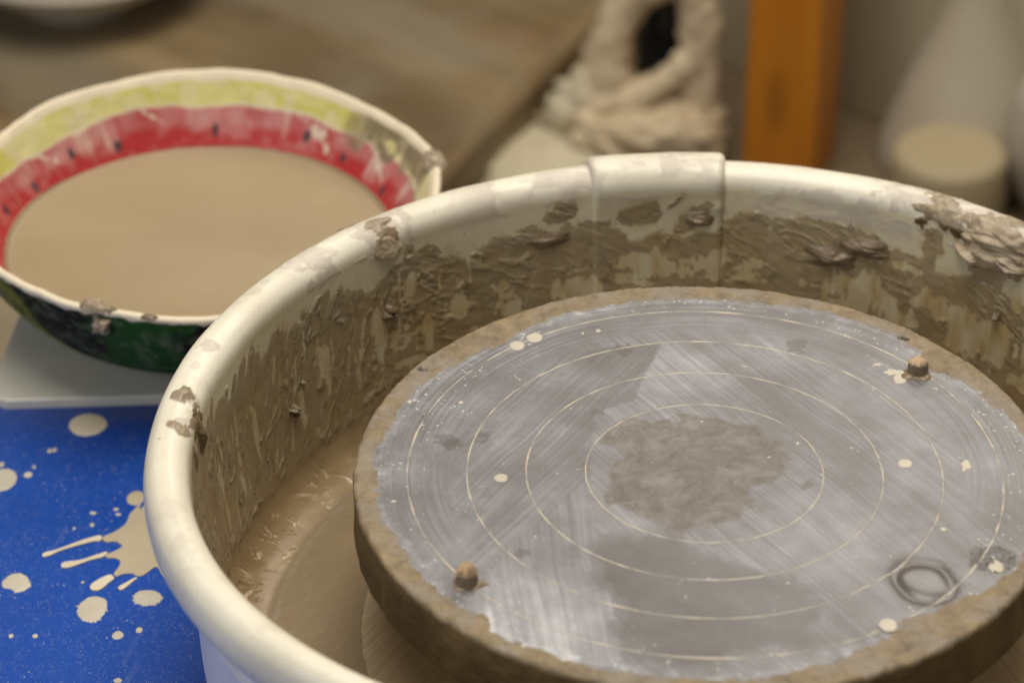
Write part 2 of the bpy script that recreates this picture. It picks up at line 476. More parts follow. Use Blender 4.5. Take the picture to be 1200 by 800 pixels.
M_PAN = pan_material(); M_BED = slip_bed_material(); M_HUB = hub_material(); M_CLAY = clay_material()
M_CLAYWET = clay_material('wet_clay', (0.135, 0.092, 0.048), (0.225, 0.165, 0.098), .36)
M_HEAD = head_material(); M_TABLE = table_material(); M_BOWL = bowl_material()
M_DROP = simple('dried_slip_drop', (0.42, 0.375, 0.285), (0.49, 0.44, 0.345), 40, .5, .1)
M_SPLASH = simple('dried_slip_splash', (0.50, 0.43, 0.30), (0.585, 0.51, 0.375), 26, .55, .1)
M_SPLASH_D = simple('damp_slip_splash', (0.345, 0.285, 0.185), (0.41, 0.345, 0.235), 22, .45, .1)
M_PINTOP = simple('clay_covered_pin', (0.36, 0.24, 0.13), (0.44, 0.32, 0.19), 160, .55, .4)
M_PIN = simple('muddy_steel_pin', (0.12, 0.09, 0.055), (0.22, 0.165, 0.10), 180, .45, .4)

# ------------------------------------------------------------------ splash pan
PC = (2.5, 0.4)                                    # pan axis
# angle (deg), height of the upper edge of the splashed clay on the inner wall
EDGE = np.array([(-60, -12), (30, -10), (49.4, -9.2), (52.3, -2.4), (55.6, -4.9), (58.9, -12.6), (64.2, -13.6), (67.7, -12.7), (72.9, -6.1),
                 (76.6, -5.1), (83.9, -5.7), (89.5, -8.2), (94.6, -14.6), (102.3, -11.0), (105.6, -9.8), (112.3, -7.9), (116.8, -3.5),
                 (119.2, -5.5), (124, -7), (128.7, -.1), (134.7, -7.1), (140.9, -4.1), (142.5, -4.1), (146.3, -4), (149.2, -3), (155, -6.1),
                 (157.3, -3.8), (163.9, -4.2), (165.8, -6.3), (171.9, -1.1), (179.9, 2.7), (186.8, 2.6), (220, 0), (300, -8)])
# pats flung above the edge: angle, z, half width (mm), half height, tilt
PATS = [(110.1, 1.8, 9.5, 5.5, .2), (114.9, -6.8, 8, 5, .3), (106.0, -8.0, 9, 4, 0), (99.8, -2.2, 11, 6.5, .15), (95.6, 4.6, 8, 1.6, .9), (93.2, -4.6, 12, 5, .7),
        (71.7, -9.5, 13, 6.5, -.1), (76.5, -6.5, 8, 5, 0), (62.4, -3.5, 5.5, 12, .05), (55, -4, 9, 7, 0), (86.0, -7.0, 10, 6, 0), (81, -7, 10, 5, .1),
        (149.4, -1.5, 2.0, 2.0, 0), (131.2, 3.2, 2.2, 2.4, 0), (132, 1.2, 1.2, 1.4, 0)]
# places where the clay has run off: angle, z, half width, half height
BARE = [(97.6, -30, 16, 6), (108.4, -38, 10, 5), (90.4, -30, 4, 8), (86.0, -29, 6, 4), (71.0, -36, 14, 8), (60.0, -32, 14, 5), (57.0, -42, 8, 12), (51.6, -38, 11, 11),
        (66.4, -16.5, 9, 2.6), (58.7, -2, 3.5, 9), (50.0, -5.5, 6, 9), (60.2, -10, 4, 4), (146.7, -33, 3.6, 9), (137.3, -31, 4, 11), (124.8, -33, 3.5, 8), (131.4, -13, 3.5, 6),
        (162.5, -40, 2.0, 14), (167.6, -50, 2.2, 14), (129.5, -42, 3, 7), (118, -44, 5, 5), (152.0, -47, 2.5, 9), (172.5, -22, 1.6, 8), (173.8, -46, 1.8, 16), (66, -44, 10, 6), (44, -30, 14, 10)]
LINES = [(144.2, -7, 146.2, -45), (141.2, -9, 141.4, -52), (139.8, -22, 141.0, -48), (133.2, -5, 133.8, -20), (136.0, -14, 137.6, -50), (149.5, -8, 150.4, -24), (122.8, -3, 123.2, -24),
         (127.0, -12, 128.0, -40), (156.3, -9, 157.0, -22), (113.6, -22, 116, -44)]
_r = np.random.default_rng(19)
for _k in range(46):
    _a = _r.uniform(130, 186); _z = _r.uniform(-58, -12); LINES.append((_a, _z, _a + _r.uniform(.2, 1.4), _z - _r.uniform(6, 26)))
ARC = math.radians(1) * 219                         # mm of wall per degree


def mud_field(th, z):
    """clay coverage, relief (mm), thin wash and film on the inner wall; th in degrees, z in mm"""
    x = th * ARC
    left = sstep(th, 128, 150)
    zt = np.interp(th, EDGE[:, 0], EDGE[:, 1])
    lob = np.full_like(th, -20.0); xs = x + .50 * z + 1.2 * fbm(x / 9, z / 9, 6, 2)      # rounded fingers of clay, leaning with the spin
    lr = np.random.default_rng(5); xc = 120 * ARC
    while xc < 222 * ARC:
        w_ = lr.uniform(2.2, 5.0); h_ = lr.uniform(-4, 6)
        lob = np.maximum(lob, h_ + 9 * np.sqrt(np.clip(1 - ((xs - xc) / w_) ** 4, 0, 1)) - 9 - np.where(np.abs(xs - xc) > w_, 20, 0))
        xc += w_ * lr.uniform(1.05, 1.9)
    lob = np.maximum(lob, -10 + 3 * fbm(x / 5, z / 25, 3, 3))
    drip = lob + fbm(x / 9, z / 14, 5, 3) * 2.0 + 2
    blob = fbm(x / 12, z / 9, 8, 4) * 5.5
    raw = zt - z + np.where(z > -70, 1, 0) * (left * drip + (1 - left) * blob)
    for a, zz, hw, hh, tl in PATS:
        u = (a - th) * ARC; v = z - zz
        ur = u * math.cos(tl) + v * math.sin(tl); vr = -u * math.sin(tl) + v * math.cos(tl)
        d = 1 - np.sqrt((ur / hw) ** 2 + (vr / hh) ** 2) + .22 * fbm(x / 4, z / 4, 21, 3)
        raw = np.maximum(raw, d * min(hw, hh) * 1.4)
    bare = np.zeros_like(th)
    for a, zz, hw, hh in BARE:
        d = 1.15 - np.sqrt(((th - a) * ARC / hw) ** 2 + ((z - zz) / hh) ** 2) + .75 * fbm(x / 5, z / 9, 33, 4)
        bare = np.maximum(bare, d * min(hw, hh) * .9)
    # in the lower half of the far wall the splash water has thinned the clay in ragged patches
    low = sstep(-z, 20, 32) * (1 - sstep(-z, 58, 70)) * (1 - left * .75)
    bare = np.maximum(bare, (fbm(x / 15, z / 9, 41, 4) - .62 + .55 * (low - 1)) * 9 * (low > .01))
    for a0, z0, a1, z1 in LINES:
        t = np.clip((z - z0) / (z1 - z0), 0, 1)
        ac = a0 + (a1 - a0) * t + .35 * fbm(z / 11, z * 0 + a0, 51, 2)
        d = (.35 + .45 * abs(math.sin(a0 * 7.3))) + .35 * fbm(z / 4, z * 0 + a0, 53, 2) - np.abs(th - ac) * ARC
        bare = np.maximum(bare, np.where((z < z0) & (z > z1), d * 1.2, -1))
    cov = sstep(raw, -.45, .45) * (1 - sstep(bare, -.4, .6))
    relief = (.75 + .9 * fbm(x / 9, z / 8, 61, 4) + left * .8 * fbm(x / 4.5, z / 34, 63, 3) + .25 * fbm(x / 2.5, z / 3, 64, 3)
              + (1 - left) * 2.6 * (1 - np.abs(fbm((x + 1.1 * z) / 22, (z - .5 * x) / 9, 67, 3)) * 2.2))
    relief = np.clip(relief * 1.25, .2, 3.6) * sstep(raw, -.2, 3.0) * (1 - sstep(bare, -2.5, .5))
    halo = sstep(raw, -5, .5) * (1 - cov) * sstep(fbm(x / 6, z / 14, 71, 3), -.2, .5)
    wash = np.clip(np.maximum(sstep(bare, -.6, .5) * (1 - .55 * sstep(bare, .6, 3) * left) * (.55 + .45 * fbm(x / 5, z / 15, 75, 3)) * sstep(-z, 4, 16), .55 * halo), 0, 1)
    return cov, relief, wash


def ridge_field(th, z, which):
    """crests (0) and troughs (1) of the smeared clay: upright runs on the left, slanting smears at the back"""
    x = th * ARC; left = sstep(th, 122, 146)
    wx = x + 2.5 * fbm(x / 11, z / 12, 131 + which, 3)
    a = fbm((wx + .45 * z) / 5.5, z / 26, 133 + 7 * which, 3)
    u = x + 1.1 * z; v = z - .55 * x
    b = fbm((u + 4 * fbm(x / 14, z / 10, 135, 2)) / 24, v / 5.5, 137 + 7 * which, 3)
    n = left * a + (1 - left) * b
    m = sstep(fbm(x / 16, z / 15, 139 + which, 3), -.25, .25)
    return sstep(1 - np.abs(n) * 4.2, .15, .9) * m


# dried slip film on the rolled rim: angle, radius on the rim, half length, half width, strength
FILM = [(145.4, 233, 11, 13, .9), (154.5, 231.6, 3.2, 2.6, .55), (155.6, 233.5, 1.6, 1.6, .6), (157.9, 234.4, 3.4, 2.4, .55), (152.4, 232.4, 2.4, 1.8, .6), (150.8, 237, 2.6, 1.6, .4),
        (166.6, 231.0, 5.5, 4, .8), (170.7, 229.7, 3, 2, .5), (134.6, 229, 14, 16, 1), (139.5, 239, 9, 4, .9), (176.3, 229, 6, 5, 1), (181.5, 226, 5, 5, .8), (142.3, 227, 3, 3, .5),
        (198, 232, 6, 6, .35), (205, 234, 8, 5, .3), (62.5, 231, 26, 16, 1), (55, 229, 30, 12, 1), (222, 230, 6, 4, .3)]


def film_field(th, r):
    x = th * ARC
    f = sstep(fbm(x / 26, r / 12, 81, 5), -.38, -.02) * sstep(127 - th, 0, 8) * sstep(th, 58, 66) * .8
    for a, rr, hl, hw, st in FILM:
        d = 1.1 - np.sqrt(((th - a) * ARC / hl) ** 2 + ((r - rr) / hw) ** 2) + (.5 if hl > 4 else .22) * fbm(x / 5, r / 4, 83, 4)
        f = np.maximum(f, st * sstep(d, 0, .22))
    # scraped free again
    return f * (1 - .8 * sstep(fbm(x / 14, r / 5, 87, 4), .28, .5) * (th < 127))


RIMMUD = [(176.4, 229.5, 4.5, 4.5), (182.6, 227.0, 4.0, 4.0), (179.3, 219.5, 9, 4), (134.4, 226.5, 6, 6), (137.8, 238.6, 10, 2.2), (62.4, 226.0, 9, 8), (56.5, 222.5, 15, 7), (53.5, 232, 9, 5), (48, 226, 10, 9)]
INNER = [(211.8, -80), (212.6, -70), (214.5, -55), (217.0, -32), (219.4, -10), (220.7, 4), (221.3, 10.2), (222.8, 14.4), (226.2, 17.4), (231, 18.9), (236.2, 17.6), (239.9, 13.0), (241.3, 6.0), (240.6, 0.0), (238.2, -4.0)]
OUTER = [(238.2, -4.0), (234.0, -6.5), (226.0, -7.0), (221.5, -8.5), (222.8, -14), (221.6, -70), (219.5, -90), (217.0, -118), (211, -126)]


def pan_grid(th, pts, step, off=None):
    pr = profile(pts, step); n = len(pr)
    TH = np.degrees(th)[:, None] * np.ones((1, n)); R0 = np.ones((len(th), 1)) * pr[None, :, 0]; Z0 = np.ones((len(th), 1)) * pr[None, :, 1]
    tg = np.gradient(pr, axis=0); nr = np.stack([-tg[:, 1], tg[:, 0]], 1); nr /= np.linalg.norm(nr, axis=1)[:, None]
    return pr, nr, TH, R0, Z0


pan = empty('splash_pan', (PC[0], PC[1], -128))
tag(pan, 'cream plastic splash pan smeared with brown clay around the grey turntable', 'splash pan')
PZ = 128                                            # children are built in wheel heights, shifted up from the pan's foot
vis = np.radians(np.concatenate([np.arange(24, 216, .165), np.arange(216, 384, .8)]))


def clay_wall(name, th, pts, parent, offset, wrap, zbase=PZ, ends=0.0):
    pr, nr, TH, R0, Z0 = pan_grid(th, pts, .62)
    cov, rel, wash = mud_field(TH, Z0)
    s = np.concatenate([[0], np.cumsum(np.hypot(*np.diff(pr, axis=0).T))])
    crest = int(np.argmax(pr[:, 1]))
    inner = (np.arange(len(pr)) <= crest)[None, :] * np.ones((len(th), 1))
    inw = sstep(12 - Z0, 0, 6) * inner                          # inside wall only
    cov = cov * inw; wash = wash * inw; rel = rel * inw
    for a, rr_, hl, hw in RIMMUD:
        q = 1.05 - np.sqrt(((TH - a) * ARC / hl) ** 2 + ((R0 + np.minimum(Z0 - 12, 0) - rr_) / hw) ** 2) + .6 * fbm(TH * ARC / 6, R0 / 4 + Z0 / 5, int(a * 10), 4)
        m_ = sstep(q, 0, .10) * (Z0 > 1)
        cov = np.maximum(cov, m_); rel = np.maximum(rel, m_ * (.25 + .8 * np.clip(q, 0, 1)) * (1 + .5 * fbm(TH * ARC / 5, R0 / 5, 97, 3)))
    film = film_field(TH, R0 + np.minimum(Z0 - 10, 0)) * sstep(Z0 + 8 * ((TH > 56) & (TH < 92)), 3, 9)
    rel = rel + film * .18 + (.9 * ridge_field(TH, Z0, 0) - .35 * ridge_field(TH, Z0, 1)) * cov * inw
    d = rel + offset(pr, TH, Z0, inner)
    R = R0 + d * nr[None, :, 0]; Z = Z0 + d * nr[None, :, 1]
    V = pan_warp(np.stack([R * np.cos(th)[:, None], R * np.sin(th)[:, None], Z + zbase], -1))
    return grid_obj(name, V, wrap, M_PAN, parent, dict(mud=cov, wash=wash, film=film, ridge=ridge_field(TH, Z0, 0) * inw, groove=ridge_field(TH, Z0, 1) * inw, thick=np.where(inw > .5, rel, 1.0), inside=inner * sstep(12.2 - Z0, 0, 2.4), depth=sstep(-Z0, 30, 75) * inner))


clay_wall('pan_wall', vis, INNER, pan, lambda pr, TH, Z0, inn: .25 * fbm(TH * ARC / 40, Z0 / 30, 91, 2), True)

# outer skin below the rolled rim, lilac of bounced light tinted into its colour
s_ = Sh('shaded_white_plastic', .36); p_ = s_.obj()
M_SKIN = s_.done(s_.mix(s_.step(s_.noise(s_.mapping(p_, scale=(1, 1, .2)), 50, 4), .4, .65), (0.76, 0.73, 0.74), (0.70, 0.67, 0.68)))
pr = profile(OUTER, 2.0); th = np.linspace(0, 2 * np.pi, 360, endpoint=False)
V = np.stack([pr[None, :, 0] * np.cos(th)[:, None], pr[None, :, 0] * np.sin(th)[:, None], pr[None, :, 1] + PZ + 0 * th[:, None]], -1)
grid_obj('outer_skin', pan_warp(V), True, M_SKIN, pan)
# moulded ridge running round the outside
rg = profile([(222.2, -30), (224.0, -30.8), (224.3, -32), (223.4, -33.4), (221.6, -34)], .6)
V = np.stack([rg[None, :, 0] * np.cos(th)[:, None], rg[None, :, 0] * np.sin(th)[:, None], rg[None, :, 1] + PZ + 0 * th[:, None]], -1)
grid_obj('moulded_ridge', pan_warp(V), True, M_SKIN, pan)

# the overlapping joint where the two halves of the pan clip together
JP = INNER[2:] + [(237.5, -14), (232, -24)]
jt = np.radians(np.linspace(89.55, 106.2, 190))


def joint_off(pr, TH, Z0, inn):
    u = np.minimum(TH - 89.55, 106.2 - TH) * ARC
    e = np.clip(u / 3.5, 0, 1); e = np.sqrt(np.clip(1 - (1 - e) ** 2, 0, 1))
    th_ = 1.0 + 2.7 * sstep(Z0, -10, 18) + 2.2 * (1 - inn) * sstep(-Z0, 0, 30)
    right = 1 + .5 * (1 - sstep(TH, 89.5, 94)) * inn * sstep(6 - Z0, 0, 6)
    return th_ * right * e - .5 * (1 - e) + .15 * fbm(TH * ARC / 20, Z0 / 20, 95, 2)


clay_wall('joint_cover', jt, JP, pan, joint_off, False)

# wet foot of the wall and the slip lying on the pan floor
BED = [(212.2, -71.5), (211.0, -75), (207.6, -80.5), (202.5, -85), (197, -87.6), (192, -88.6), (186, -88.8), (165, -86.5), (152, -83), (148.5, -82.4)]
bth = np.radians(np.concatenate([np.arange(96, 232, .14), np.arange(232, 456, 1.0)]))
pr, nr, TH, R0, Z0 = pan_grid(bth, BED, .7)
x = TH * ARC
cove = sstep(R0, 192.5, 196) 
xw = x - 1.1 * (R0 - 195) + 4.5 * fbm(x / 14, R0 / 8, 111, 3)
runs = 1.5 * (1 - np.abs(fbm(xw / 5.0, R0 / 34, 101, 2)) * 4.5).clip(0, 1) ** 1.5 * sstep(fbm(x / 9, R0 / 7, 113, 3), -.35, .25)
wetz = np.exp(-((TH - 172) / 36) ** 4)
d = cove * (.15 + .50 * runs * sstep(212 - R0, 0, 4) + .22 * fbm(xw / 13, R0 / 14, 115, 3)) + (1 - cove) * (.35 * fbm(R0 * np.cos(bth)[:, None] / 30, R0 * np.sin(bth)[:, None] / 30, 105, 4) + .10 * fbm(R0 * np.cos(bth)[:, None] / 3, R0 * np.sin(bth)[:, None] / 3, 107, 3)) + 0.2 * np.exp(-((R0 - 193.5) / 1.6) ** 2)
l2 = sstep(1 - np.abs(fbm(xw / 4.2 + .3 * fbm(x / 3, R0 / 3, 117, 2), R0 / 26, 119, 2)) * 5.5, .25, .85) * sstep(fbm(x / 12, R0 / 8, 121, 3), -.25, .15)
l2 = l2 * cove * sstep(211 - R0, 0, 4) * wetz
d = d + .35 * l2
R = R0 + d * nr[None, :, 0]; Z = Z0 + d * nr[None, :, 1]
V = np.stack([R * np.cos(bth)[:, None], R * np.sin(bth)[:, None], Z + PZ], -1)
k_ = sstep(R0, 160, 205)[..., None]; V = V * (1 - k_) + pan_warp(V.copy()) * k_
glint_line = l2
grid_obj('slip_bed', V, True, M_BED, pan, dict(wet=cove * (.4 + .6 * wetz), glint_line=glint_line))
lathe('hub_cone', [(153, -84), (149, -81), (141, -72), (128, -58), (116, -46), (108, -39), (90, -35), (40, -34)][::1], M_HUB, pan, seg=220, step=2.0, loc=(0, 0, PZ), wob=.002, seed=4)


# pats and crumbs of clay stuck to the pan (angle, r, z, normal tilt up, half sizes, thickness)
def on_pan(name, a, r, z, up, rad, h, mat, seed, rough=.4, creases=0.0, inward=True, seg=44, soft=None):
    a_ = math.radians(a); k = -1 if inward else 1
    n = (k * math.cos(a_) * math.cos(up), k * math.sin(a_) * math.cos(up), math.sin(up))
    return lump(name, (r * math.cos(a_), r * math.sin(a_), z + PZ), n, rad, h, mat, pan, seed, rough, seg=seg, creases=creases, soft=(name == 'clay_pat' and seg < 60) if soft is None else soft)


on_pan('clay_pat', 54.0, 221.0, 9, .3, (19, 12), 3.2, M_CLAY, 3, .30, 3.0, seg=96)
on_pan('clay_pat', 56.6, 219.4, 2, .0, (9, 6), 3.0, M_CLAY, 5, .4, 3.0, seg=60)
on_pan('clay_pat', 51.5, 221.0, 4, .1, (10, 8), 3.0, M_CLAY, 8, .4, 3.0, seg=60)
on_pan('clay_pat', 92.7, 218.6, -5, .0, (8, 5), 2.0, M_CLAYWET, 12, .25, 1.2)
on_pan('clay_pat', 71.2, 218.6, -11, .0, (13, 6), 2.6, M_CLAYWET, 14, .25, 1.4)
on_pan('clay_pat', 75.4, 217.8, -20, .0, (14, 6), 2.2, M_CLAYWET, 15, .3, 1.4)
on_pan('clay_pat', 112.0, 219.2, -12, .0, (12, 4.5), 1.6, M_CLAYWET, 16, .3, 1.0)
on_pan('clay_pat', 134.6, 223.6, 12.5, .65, (8, 9), 1.8, M_CLAY, 18, .3, .8)
on_pan('clay_pat', 138.6, 238.2, 14.5, .9, (10, 3.0), 1.3, M_CLAY, 19, .3, .5, inward=False)
on_pan('clay_pat', 178.6, 221.6, 3.5, .10, (5.5, 13), 3.4, M_CLAYWET, 21, .14, .0)
on_pan('clay_pat', 183.0, 221.2, 5.0, .2, (3.5, 7), 1.5, M_CLAYWET, 22, .2, .0)
for k, (a, z, r1, h) in enumerate([(135.2, -22.5, 3.0, 3.0), (135.8, -25, 2.4, 2.6), (134.9, -25.5, 1.8, 2.2), (153.9, -42.0, 2.3, 2.6), (153.6, -44.8, 1.9, 1.8), (151.4, -33, 1.4, 1.2), (52.2, -24.9, 2.6, 2.4), (104, -27, 1.3, 1.2)]):
    on_pan('clay_crumb', a, 217.6 + .107 * (z + 20), z, 0, (r1, r1 * .85), h, M_CLAYWET, 30 + k, .4, 1.0, seg=28)
a_ = math.radians(205.5)
lump('clay_crumb', (194 * math.cos(a_), 194 * math.sin(a_), -87.5 + PZ), (0, 0, 1), (5, 4), 2.2, M_CLAY, pan, 44, .4)

# ------------------------------------------------------------------ wheel head
head = empty('turntable', (0, 0, -28))
tag(head, 'round grey pottery turntable with engraved rings and dried clay around its border', 'turntable')
HZ = 28
CRUST = np.array(sorted([(175.9, 141.1), (163.7, 139.2), (157.3, 140.4), (145.6, 134.8), (140.3, 134.5), (134.2, 132.0), (130.7, 133.7), (125.2, 135.4), (121.3, 137.7), (112.5, 136.8), (103.8, 137.7), (92.2, 138.1),
                         (79.0, 137.6), (66.8, 141.3), (54.9, 140.6), (50.8, 140.0), (46.5, 138.6), (44.0, 131), (40.5, 131), (37.3, 134), (29.7, 139.5), (25.6, 136.8), (23.5, 141.5), (17.8, 142.2), (5, 142), (350, 142.5), (337.7, 142.2), (329.0, 138.1), (324.3, 134.8),
                         (319.8, 131.6), (314.5, 130.0), (311.4, 126.7), (304.7, 132.4), (301.1, 132.7), (294.1, 135.8), (285.3, 138.2), (281.5, 140.4), (268, 140.5), (252.3, 142.2), (243.9, 141.5), (240.8, 141.9), (234.7, 142.8), (231.2, 135.7), (228.2, 138.9), (221.1, 140.0),
                         (212.2, 138.9), (203.6, 138.0), (198.0, 141.0), (186.2, 139.5), (177.2, 142.4)]))
cang = np.concatenate([CRUST[-1:, 0] - 360, CRUST[:, 0], CRUST[:1, 0] + 360]); crad = np.concatenate([CRUST[-1:, 1], CRUST[:, 1], CRUST[:1, 1]])
rr = np.concatenate([[.01], np.arange(.5, 147.8, .5)])
edge = np.array([(147.9, 0), (148.6, -.15), (149.3, -.6), (149.8, -1.3), (150.0, -2.2)])
side = np.stack([np.full(46, 150.0), np.linspace(-2.8, -26.5, 46)], 1)
under = np.array([(149.4, -27.5), (148, -28), (120, -28), (20, -28)])
pr = np.concatenate([np.stack([rr, 0 * rr], 1), edge, side, under])
nth = 1500; th = np.linspace(0, 2 * np.pi, nth, endpoint=False)[:, None]
R0 = np.ones((nth, 1)) * pr[None, :, 0]; Z0 = np.ones((nth, 1)) * pr[None, :, 1]
X = R0 * np.cos(th); Y = R0 * np.sin(th); TD = np.degrees(th) * np.ones_like(R0)
top = (np.arange(len(pr)) < len(rr) + 3)[None, :] * np.ones((nth, 1))
sidef = sstep(-Z0, .8, 2.6)
BIG = [(-245.8, 159.9), (-273.6, 128.7), (-274.3, 132.9), (-275.8, 130.4), (-277.4, 126.3), (-278.4, 123.8), (-278.5, 119.1), (-279.3, 115.1), (-281.4, 111.5), (-283.7, 108.5), (-286.2, 106.4), (-292.4, 104.4), (-297.3, 101.0), (-307.9, 92.8), (-313.0, 90.1), (-314.4, 88.1), (-313.4, 86.5), (-310.6, 87.7), (-305.1, 92.7), (-292.5, 100.1), (-286.2, 101.3), (-281.7, 102.4), (-278.2, 99.6), (-277.1, 97.8), (-282.4, 93.4), (-288.7, 89.6), (-295.3, 85.3), (-301.9, 83.3), (-303.8, 81.4), (-303.2, 79.0), (-301.0, 78.5), (-296.4, 81.1), (-290.7, 85.4), (-283.1, 89.3), (-279.4, 89.2), (-275.9, 86.7), (-275.7, 83.4), (-276.5, 79.6), (-278.8, 75.6), (-285.0, 69.5), (-286.9, 66.0), (-286.4, 63.1), (-284.4, 62.1), (-281.6, 63.2), (-278.5, 68.9), (-276.1, 73.6), (-273.4, 76.8), (-269.0, 77.6), (-264.7, 76.7), (-266.1, 74.3), (-270.3, 69.5), (-273.2, 66.2), (-273.3, 64.4), (-271.8, 63.4), (-270.1, 65.5), (-267.0, 71.2), (-263.4, 74.8), (-261.7, 78.4), (-260.0, 81.5), (-258.3, 82.7), (-256.7, 81.0), (-254.5, 76.7), (-251.9, 74.3), (-248.9, 73.3), (-247.5, 67.1), (-244.6, 63.2), (-241.2, 62.0), (-230.1, 70.2)]
DROPS = [(-312.8, 198.1, 9.5, 10.1), (-346.6, 147.9, 7.6, 9.6), (-334.4, 153.2, 2.1, 2.5), (-327.8, 174.4, 1.2, 1.8), (-325.4, 175.3, 1.3, 1.8), (-322.2, 66.3, 6.9, 7.0), (-283.0, 48.8, 6.9, 9.5), (-258.6, 59.1, 6.8, 5.9), (-267.6, 30.0, 2.8, 3.1), (-258.4, 34.5, 1.6, 2.1), (-316.7, 25.8, 1.1, 1.6), (-305.6, 26.6, 1.3, 1.5), (-261.8, -2.6, 2.0, 1.8), (-296.4, 123.7, 1.7, 1.2), (-285.8, 127.6, 1.5, 1.1), (-284.0, 123.5, 1.5, 1.1), (-295.1, 113.9, 1.1, 1.4), (-303.2, 110.5, 0.7, 1.1), (-291.2, 68.6, 0.8, 0.9), (-332.7, 159.9, 0.8, 1.5), (-349.3, 160.9, 1.3, 2.2)]
HDROPS = [(-86.4, -11.3, 2.9, 2.9), (85.9, 12.1, 3.0, 3.2), (-86.9, 92.1, 3.4, 3.9), (-79.7, 99.0, 3.5, 3.9), (75.5, -101.2, 3.8, 4.2), (112.2, 12.1, 2.5, 3.8), (120.8, -58.2, 2.5, 3.5), (85.6, 77.5, 3.0, 4.1), (-50.9, 106.9, 1.2, 1.4), (100.5, -34.4, 1.8, 1.8), (-108.4, 44.3, 1.1, 1.3), (-131.0, 43.3, 1.1, 1.3), (39.9, 23.5, 0.8, 1.3), (-57.8, 104.2, 0.8, 1.1)]
BLOBC = [(-42.9, 30.5), (-34.6, 36.3), (-25.8, 32.4), (-10.5, 42.1), (8.2, 40.8), (19.5, 35.0), (28.9, 24.6), (33.7, 13.4), (29.0, -2.8), (20.1, -15.9), (14.9, -31.6), (4.3, -40.2), (-8.0, -45.3), (-18.8, -40.1), (-31.4, -36.2), (-36.6, -26.2), (-41.0, -7.9), (-39.6, 8.0)]
DARKW = [(-46.4, -57.0), (-43.2, -52.0), (-11.2, -54.4), (20.6, -66.7), (43.3, -79.4), (44.9, -104.5), (43.1, -118.3), (11.2, -128.7), (-25.5, -134.1), (-34.3, -90.8)]
DARKL = [(-21.8, 99.0), (-32.6, 51.2), (-48.0, 43.3), (-49.0, -8.5), (-78.1, -59.3), (-91.0, -74.9), (-113.4, -61.9), (-125.3, -14.1), (-115.4, 38.4), (-88.0, 74.5), (-50.6, 92.6)]
BRIGHTB = [(-49.0, -8.5), (-42.9, -56.8), (-34.3, -90.8), (-27.2, -134.2), (-59.2, -133.9), (-84.2, -116.7), (-94.6, -95.2), (-78.1, -59.3)]
rc_ = np.interp(TD, cang, crad) + 1.6 * fbm(X / 3.5, Y / 3.5, 201, 4)
cr = sstep(R0 - rc_, -.35, .7)
crater = [(91, -70.5, 13.5, 16, .35), (119.5, -54, 11, 11, 0)]
g = lambda cx, cy, s: np.exp(-((X - cx) ** 2 + (Y - cy) ** 2) / s ** 2)
blobc = polymask(X, Y, BLOBC, 2.2, 5.5, 11, 211)
darkw = polymask(X, Y, DARKW, 5.0, 8.0, 16, 213) * (1 - sstep(R0, 128, 138))
left = polymask(X, Y, DARKL, 1.2, 1.2, 6, 215)
bright = polymask(X, Y, BRIGHTB, 1.6, 2.0, 6, 217)
ringwipe = np.clip(sstep(R0, 106, 116) * (sstep(Y, -30, 10) + sstep(-X, 90, 110)), 0, 1)
calm = np.clip(blobc + darkw * .9 + .55 * (sstep(-X, 75, 110) * sstep(-Y, -70, -20)), 0, 1)
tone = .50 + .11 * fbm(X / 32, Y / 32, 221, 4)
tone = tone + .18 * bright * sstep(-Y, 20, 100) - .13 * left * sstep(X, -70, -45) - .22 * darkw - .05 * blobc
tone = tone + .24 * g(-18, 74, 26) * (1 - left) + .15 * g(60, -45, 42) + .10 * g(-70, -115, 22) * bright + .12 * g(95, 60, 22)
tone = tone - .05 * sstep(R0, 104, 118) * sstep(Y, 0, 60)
for (cx, cy), sz in zip([(-112.2, 15.6), (-109, 11), (-95.1, 19.4), (21.8, -4.6), (43.5, -6.7), (40, 101), (-73.6, -63.7), (-48.0, 42.0), (-39, 92)], (5, 4.5, 4.8, 2.5, 3.5, 6, 4, 3.5, 5)):
    d = 1 - np.hypot(X - cx, Y - cy) / sz + .5 * fbm(X / 3, Y / 3, 231, 3)
    tone = tone - .24 * sstep(d, 0, .35)
tone = tone + .20 * np.exp(-((rc_ - 1.5 - R0) / 3.5) ** 2) * (.5 + .8 * fbm(X / 5, Y / 5, 257, 3)) * (1 - .7 * sstep(TD, 285, 330))
spk = np.clip(sstep(R0, 112, 138) * .9 + g(-110, 60, 40) * .6, 0, 1)
dz = np.zeros_like(R0); gloss = np.zeros_like(R0); pit = np.zeros_like(R0)
